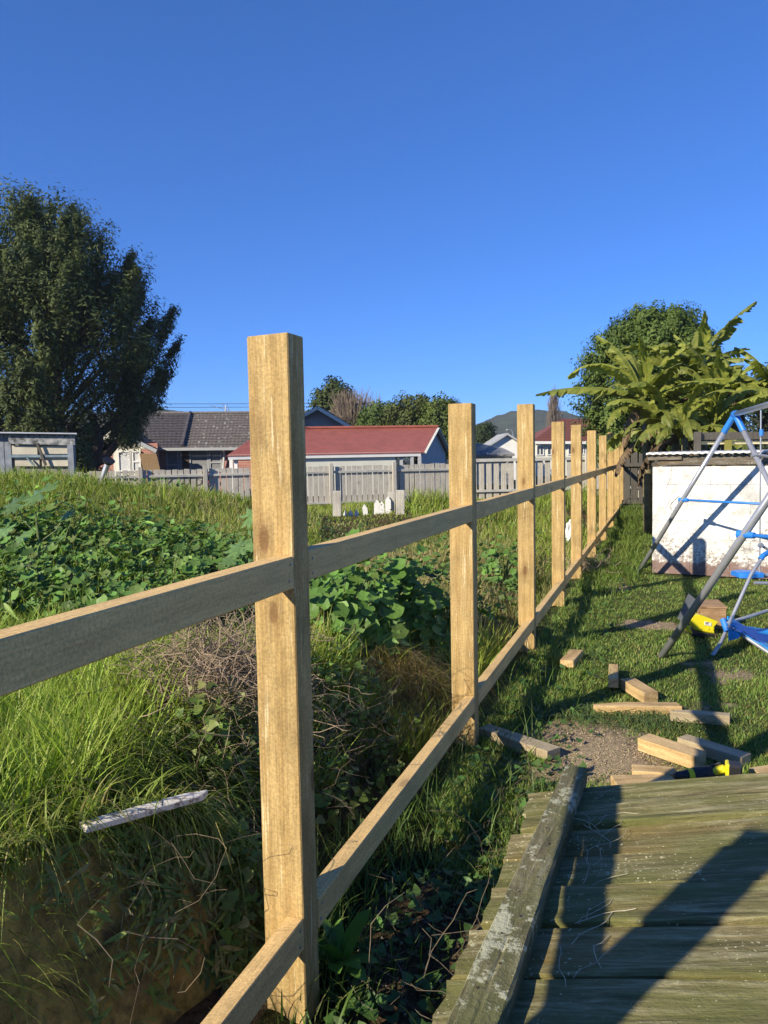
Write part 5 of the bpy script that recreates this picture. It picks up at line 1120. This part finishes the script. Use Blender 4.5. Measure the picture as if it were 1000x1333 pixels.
leaves('sawdust_chips', withz(P, .004), rng.normal(0, .4, (n_, 3))+np.array([0, 0, 1]), rng.uniform(.003, .009, n_), np.array([[.56, .45, .29]])*rng.uniform(.7, 1.2, (n_, 1)), T_RH, M['treeleaf'])
# straw and grass scraps lying on the old panel beside its cleat
g = G()
for k in range(20):
    y = random.uniform(1.3, 2.15); x = -.175+abs(random.gauss(0, .035)); p = Vector((x, y, pz(x)+.006)); a = random.gauss(1.3, .5); pts = []
    for s in range(6): pts.append(Vector((p.x, p.y, max(p.z, pz(p.x)+.006)))); p = p+Vector((math.cos(a), math.sin(a), 0))*random.uniform(.015, .035)+Vector((0, 0, 0)); a += random.gauss(0, .4)
    g.tube(pts, random.uniform(.0005, .0012), 4, cap=False)
tag(g.build('straw_scraps', plain('straw', (.42, .37, .25), .8, .3, 20)), kind='stuff')
# ------------------------------------------------------------------ TREES
def tree(name, lab, px, D, prof_, nclump, nleaf, lsize, c0, c1, group=None, cat='tree', base_py=None, trunk=.25, lob=.12, stretch=1.5, clr=.42, inner=.25, up=.5, seg_tr=None, sink=.0, leaf_t=None, spires=False):
    """crown of many leaf clumps on limbs; prof_ = [(py, radius_px)] gives the silhouette in metres at distance D"""
    b0 = gnd(px, D) ; b0.z -= sink; t_ = thing(name, b0, lab, cat, group, rz=PSI)
    ys = np.array([q[0] for q in prof_], float); rs = np.array([q[1] for q in prof_], float)*D/1000
    zs = CH+(hy(px)-ys)*D/1000-b0.z; zmin, zmax = zs.min(), zs.max(); o_ = np.argsort(zs); zs, rs = zs[o_], rs[o_]
    zc = []
    while len(zc) < nclump:
        z = rng.uniform(zmin, zmax); 
        if rng.random() < (np.interp(z, zs, rs)/rs.max())**1.0+.05: zc.append(z)
    zc = np.array(zc); a = rng.uniform(0, 2*math.pi, nclump); ro = np.where(rng.random(nclump) < inner, rng.uniform(.1, .7, nclump), rng.uniform(.72, 1.03, nclump))
    Rr = np.interp(zc, zs, rs)*ro*(1+lob*np.sin(3*a+zc*1.7)+lob*.7*np.sin(7*a-zc*2.9))
    C = np.stack([Rr*np.cos(a), Rr*np.sin(a), zc], 1); csc = np.ones(nclump)
    if spires:
        k0 = int(nclump*.26); C[:k0] *= np.array([.8, .8, 1]); i_ = k0; csc[:k0] = 1.5
        while i_ < nclump:
            zt_ = zmin+(zmax-zmin)*rng.random()**.62; a_ = rng.uniform(0, 2*math.pi); rad = np.interp(zt_, zs, rs)*rng.uniform(.80, 1.0)*(1+.09*math.sin(3*a_+zt_))
            ap_ = np.array([rad*math.cos(a_), rad*math.sin(a_), zt_-.25]); ax_ = np.array([math.cos(a_)*.55, math.sin(a_)*.55, 1.0]); ax_ /= np.linalg.norm(ax_); Ls_ = rng.uniform(1.4, 2.9)
            for q_ in range(int(Ls_*11)):
                if i_ >= nclump: break
                t = rng.random()**.8; rr_ = .04+.52*t; b_ = rng.uniform(0, 2*math.pi); C[i_] = ap_-ax_*Ls_*t+np.array([rr_*math.cos(b_), rr_*math.sin(b_), 0])*rng.uniform(.4, 1); csc[i_] = .56+.5*t; a[i_] = math.atan2(C[i_][1], C[i_][0]); i_ += 1
    # limbs
    g = G(); H = zmax
    g.tube([(0, 0, -.1), (trunk*.3, 0, H*.25), (0, trunk*.2, H*.55), (0, 0, H*.82)], [trunk, trunk*.75, trunk*.45, trunk*.12], 9)
    for k in range(min(60, nclump)):
        e = Vector(C[k]); z0 = max(.1*H, e.z-np.hypot(e.x, e.y)*.9); s = Vector((0, 0, min(z0, H*.75))); g.tube([s, s.lerp(e, .55)+Vector((0, 0, -.06*H*0)), e], [trunk*.28, trunk*.15, trunk*.04], 5, cap=False)
    g.build('trunk', M['bark'], t_)
    n = nclump*nleaf; ci = np.repeat(np.arange(nclump), nleaf); out = np.stack([np.cos(a), np.sin(a), np.full(nclump, up)], 1); out /= np.linalg.norm(out, axis=1, keepdims=True)
    sg = clr*rng.uniform(.6, 1.3, nclump)*csc
    q = rng.normal(0, 1, (n, 3)); q /= np.linalg.norm(q, axis=1, keepdims=True); q = q*(rng.random((n, 1))**.45)*.78; ax = out[ci]; along = (q*ax).sum(1, keepdims=True); q = (q+ax*along*(stretch-1))*sg[ci][:, None]
    P = C[ci]+q; nr = q/(np.linalg.norm(q, axis=1, keepdims=True)+1e-6)*1.3+ax*.5+rng.normal(0, .4, (n, 3))
    tint = (rng.random(nclump)[ci]*.7+rng.random(n)*.3)[:, None]; cc = np.array(c0)*(1-tint)+np.array(c1)*tint
    leaves('crown', P, nr, rng.uniform(.6, 1.3, n)*lsize, cc, leaf_t or T_RH, M['treeleaf'], t_, kind=None)
    return t_
T_SP = (np.array([[-.5, 0, 0], [.1, .16, .03], [.6, 0, .06], [.1, -.16, .03]]), np.array([[0, 1, 2, 3]]), np.zeros((0, 3), int))
bt = tree('evergreen_tree', 'large dense dark evergreen tree at far left towering over the shed and brick house', 70, 27.8, [(268, 22), (278, 60), (288, 80), (305, 98), (335, 118), (360, 140), (400, 162), (450, 172), (500, 170), (525, 152), (545, 124), (562, 80), (582, 34)], 3300, 95, .15, (.018, .036, .012), (.125, .155, .045), trunk=.5, lob=.075, stretch=1.7, clr=.42, up=1.3, spires=True, leaf_t=T_SP, inner=.3)
# a second leaning stem and side limbs low in the crown of the big tree
g = G(); Dt = 27.7
for pts, rr in (([(112, 618), (118, 596), (128, 575), (120, 540)], [.34, .28, .22, .12]), ([(120, 606), (135, 596), (150, 580), (162, 560)], [.2, .17, .13, .08]), ([(106, 612), (100, 585), (92, 560)], [.22, .18, .1])):
    g.tube([at(*p, Dt) for p in pts], rr, 9)
g.build('limb', M['bark'], bt, world=True)
tree('broadleaf_tree', 'rounded dark green tree rising behind the banana plants', 850, 18.5, [(409, 12), (418, 42), (432, 60), (457, 74), (490, 84), (530, 86), (565, 82), (598, 70)], 560, 190, .085, (.04, .075, .014), (.12, .17, .035), trunk=.2, lob=.07, clr=.32, inner=.35)
tree('leafy_shrub', 'thin leafy bluish shrub behind the bananas at the right edge', 992, 16.5, [(478, 14), (500, 30), (540, 38), (590, 40)], 90, 70, .07, (.03, .05, .03), (.07, .09, .05), trunk=.08, lob=.15, clr=.3)
tree('conifer_tree', 'small dark conifer standing behind the grey gable left of the bare shrub', 436, 46, [(501, 5), (510, 16), (525, 24), (545, 26), (575, 28)], 130, 90, .20, (.03, .05, .012), (.09, .115, .03), trunk=.2, lob=.12, clr=.6, up=1)
for (px, D, pr_, lab, c0, c1) in (
  (502, 43, [(530, 10), (540, 25), (560, 32), (590, 34)], 'light green bushy tree just left of the largest rounded bush behind the red roof', (.04, .07, .015), (.11, .17, .03)),
  (543, 41, [(520, 14), (530, 32), (548, 42), (590, 44)], 'largest rounded bushy tree behind the red roof', (.035, .05, .012), (.10, .12, .03)),
  (578, 39, [(524, 5), (535, 18), (555, 26), (590, 30)], 'bushy green tree right behind the second post', (.035, .06, .012), (.12, .16, .03)),
  (630, 55, [(556, 3), (562, 8), (575, 11), (590, 10)], 'tiny dark tree between the second post and the white gable', (.02, .035, .012), (.05, .075, .025))):
    tree('garden_tree', lab, px, D, pr_, 150, 110, .17, c0, c1, 'garden trees beyond the back fence', trunk=.15, lob=.12, clr=.55)
def bare(name, lab, px, D, y0, y1, wpx, n, m_, narrow=False):
    b0 = gnd(px, D); t_ = thing(name, b0, lab, 'tree', rz=PSI); g = G(); H = (hy(px)-y0)*D/1000+CH-b0.z; W_ = wpx*D/1000; g.tube([(0, 0, 0), (0, 0, H*.4), (.05, 0, H*.9)], [.12, .08, .015], 6)
    tw = G()
    for k in range(n):
        z = random.uniform(.25, .85)*H if narrow else random.uniform(.15, .5)*H; a = random.uniform(0, 6.28); r_ = W_*random.uniform(.3, 1)*(1 if not narrow else math.sin(math.pi*min(1, z/H+.1))*.9); e = Vector((math.cos(a)*r_, math.sin(a)*r_, min(H, z+(H-z)*random.uniform(.4, 1)*(.45 if narrow else 1)))); s = Vector((0, 0, z)); mid = s.lerp(e, .5)+Vector((0, 0, -.03*H if narrow else .04*H)); tw.tube([s, mid, e], [.028, .02, .010], 4, cap=False)
        for _ in range(3): f = e+Vector((random.gauss(0, .12)*W_, random.gauss(0, .12)*W_, random.uniform(.02, .12)*H)); tw.tube([mid.lerp(e, random.random()), f], [.014, .007], 3, cap=False)
    g.build('trunk', m_, t_); tw.build('branches', m_, t_)
bm1 = plain('pale_twigs', (.20, .155, .115), .9, .3, 4)
bare('bare_shrub', 'leafless brown shrub between the conifer and the green bushes', 460, 44, 515, 570, 28, 230, bm1)
bare('bare_shrub', 'fine bare pale twiggy tree behind the brown leafless shrub', 490, 52, 520, 570, 16, 60, bm1)
bare('poplar_tree', 'tall narrow leafless poplar in front of the hill', 722, 80, 503, 570, 13, 260, bm1, True)
# ------------------------------------------------------------------ BANANAS
def banana_leaf(L, W_, e0, e1, tear, seedv, m_):
    r_ = random.Random(seedv); n = 24; g = G(); p = Vector((0, 0, 0)); pts = []; fr_ = []
    for k in range(n+1):
        t = k/n; e = e0+(e1-e0)*t**1.3; pts.append(p.copy()); fr_.append(e); p = p+Vector((math.cos(e), 0, math.sin(e)))*(L/n)
    wd_ = lambda t: W_*max(.0, math.sin(math.pi*min(1, (t*.93+.05))))**.55
    for side in (-1, 1):
        dz = .65; k = 1
        while k < n:
            run = min(n-k, max(1, int(r_.expovariate(1/1.8))+1)); dz = min(1.4, max(.25, dz+r_.gauss(0, .16)*tear)); shr = r_.uniform(.88, 1.04); sl = r_.uniform(-.01, .03)
            if r_.random() < .05*tear: k += run; continue
            R_ = []
            for q in range(run+1):
                kk = k+q; o_ = pts[kk]; w_ = wd_(kk/n)*shr; tx = (pts[min(kk+1, n)]-pts[max(kk-1, 0)]).normalized(); up_ = Vector((-tx.z, 0, tx.x)); d2 = dz+.1*math.sin(kk*1.9)
                inn = (.28*w_ if (q == 0) else (-.28*w_ if q == run else 0))*.8*tear
                t1 = o_+Vector((0, side*w_*.55*math.cos(d2*.5), 0))-up_*w_*.55*math.sin(d2*.5)+tx*(w_*.12)
                t2 = o_+Vector((0, side*w_*math.cos(d2), 0))-up_*w_*math.sin(d2)+tx*(w_*.32+sl+inn)
                R_.append([o_, t1, t2])
            vs = [p_ for r__ in R_ for p_ in r__]; g.add(vs, [(q*3+c_, (q+1)*3+c_, (q+1)*3+c_+1, q*3+c_+1) for q in range(run) for c_ in (0, 1)]); k += run
    g.tube(pts, [.022*(1-k/n*.85) for k in range(n+1)], 5, cap=False); return g.mesh('leaf', m_, smooth=False)
bl = [banana_leaf(1.55, .18, 1.35, -.6, .8, 1, M['banana']), banana_leaf(1.45, .17, 1.1, -1.1, 1.0, 2, M['banana']), banana_leaf(1.3, .17, .9, -1.35, 1.0, 3, M['banana']), banana_leaf(1.5, .16, 1.45, .45, 1.1, 4, M['banana']), banana_leaf(1.2, .21, .6, -1.45, 1.0, 5, M['banana']), banana_leaf(1.6, .19, .6, -.05, 1.1, 6, M['banana'])]
bd = [banana_leaf(1.1, .14, -.3, -1.5, 1.0, 7, M['banana_dead']), banana_leaf(.9, .10, -.9, -1.55, 1.0, 8, M['banana_dead'])]
blab = ['banana plant at the left of the clump, its low leaves drooping over the dark fence', 'banana plant with a leaf reaching far left over the last posts', 'tallest banana plant in the middle of the clump', 'banana plant just right of the tallest one with upright torn leaves', 'banana plant above the old timber rail behind the roof', 'banana plant at the right edge with leaves against the sky', 'short front banana plant directly behind the left end of the white roof', 'short banana plant behind the apex of the swing frame']
for k, (px, py, D, ndead) in enumerate(((858, 552, 12.6, 3), (838, 515, 12.8, 4), (876, 492, 13.2, 5), (912, 484, 13.2, 5), (958, 512, 13.0, 3), (1012, 505, 12.8, 3), (890, 556, 12.0, 5), (930, 545, 12.2, 4))):
    c_ = at(px, py, D); t_ = thing('banana_plant', (c_.x, c_.y, 0), blab[k], 'banana plant', 'banana plants behind the white wall'); H = c_.z
    G().tube([(.1, .05, -.1), (.06, .02, H*.5), (0, 0, H+.05)], [.10, .075, .04], 10).build('stem', M['banana_stem'], t_, smooth=True)
    nl = 15 if k in (1, 2, 3) else 12; a0 = random.uniform(0, 6.28)
    for q in range(nl):
        o = link('leaf', bl[(q*2+k) % 6], t_); a = a0+q*2.4+random.uniform(-.25, .25); o.location = (0, 0, H-.02*q); s = random.uniform(.72, 1.05); o.scale = (s, s, s); o.rotation_euler = (random.uniform(-.35, .35), random.uniform(-.12, .12), a)
    if k == 1:
        o = link('leaf', bl[5], t_); o.location = (0, 0, H); o.rotation_euler = (.3, .25, PSI+math.pi+.1); o.scale = (1.15, 1, 1)
        o = link('leaf', bl[1], t_); o.location = (0, 0, H); o.rotation_euler = (.2, -.1, PSI+math.pi-.2); o.scale = (1.1, 1, 1)
    for q in range((ndead+1)//2):
        o = link('dead_leaf', bd[q % 2], t_); o['label'] = 'brown dead hanging leaf'; o.location = (0, 0, H-.1-.12*q); o.rotation_euler = (0, 0, random.uniform(0, 6.28))
# dead leaf litter and dark undergrowth under the bananas
P = np.column_stack([rng.uniform(-.1, 3.6, 5000), rng.uniform(11.6, 16.5, 5000)]); n_ = len(P); P = withz(P, 0); P[:, 2] += rng.uniform(0, 1.15, n_)
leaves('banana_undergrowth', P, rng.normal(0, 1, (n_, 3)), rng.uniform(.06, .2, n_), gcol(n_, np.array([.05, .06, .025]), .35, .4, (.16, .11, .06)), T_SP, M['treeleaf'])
# ------------------------------------------------------------------ HAZE: one closed box of thin pale air round everything
g = G(); g.box((0, 0, 0), (2, 2, 2)); hz_ = bpy.data.materials.new('pale_air'); hz_.use_nodes = True; hn = hz_.node_tree.nodes; hn.remove(hn['Principled BSDF'])
pv = hn.new('ShaderNodeVolumePrincipled'); pv.inputs['Color'].default_value = (.80, .88, 1, 1); pv.inputs['Density'].default_value = .0004; hz_.node_tree.links.new(pv.outputs[0], hn['Material Output'].inputs['Volume'])
o = g.build('haze', hz_); o.scale = (4200, 3800, 27); o.location = (0, 1500, 22.6); tag(o, kind='stuff')
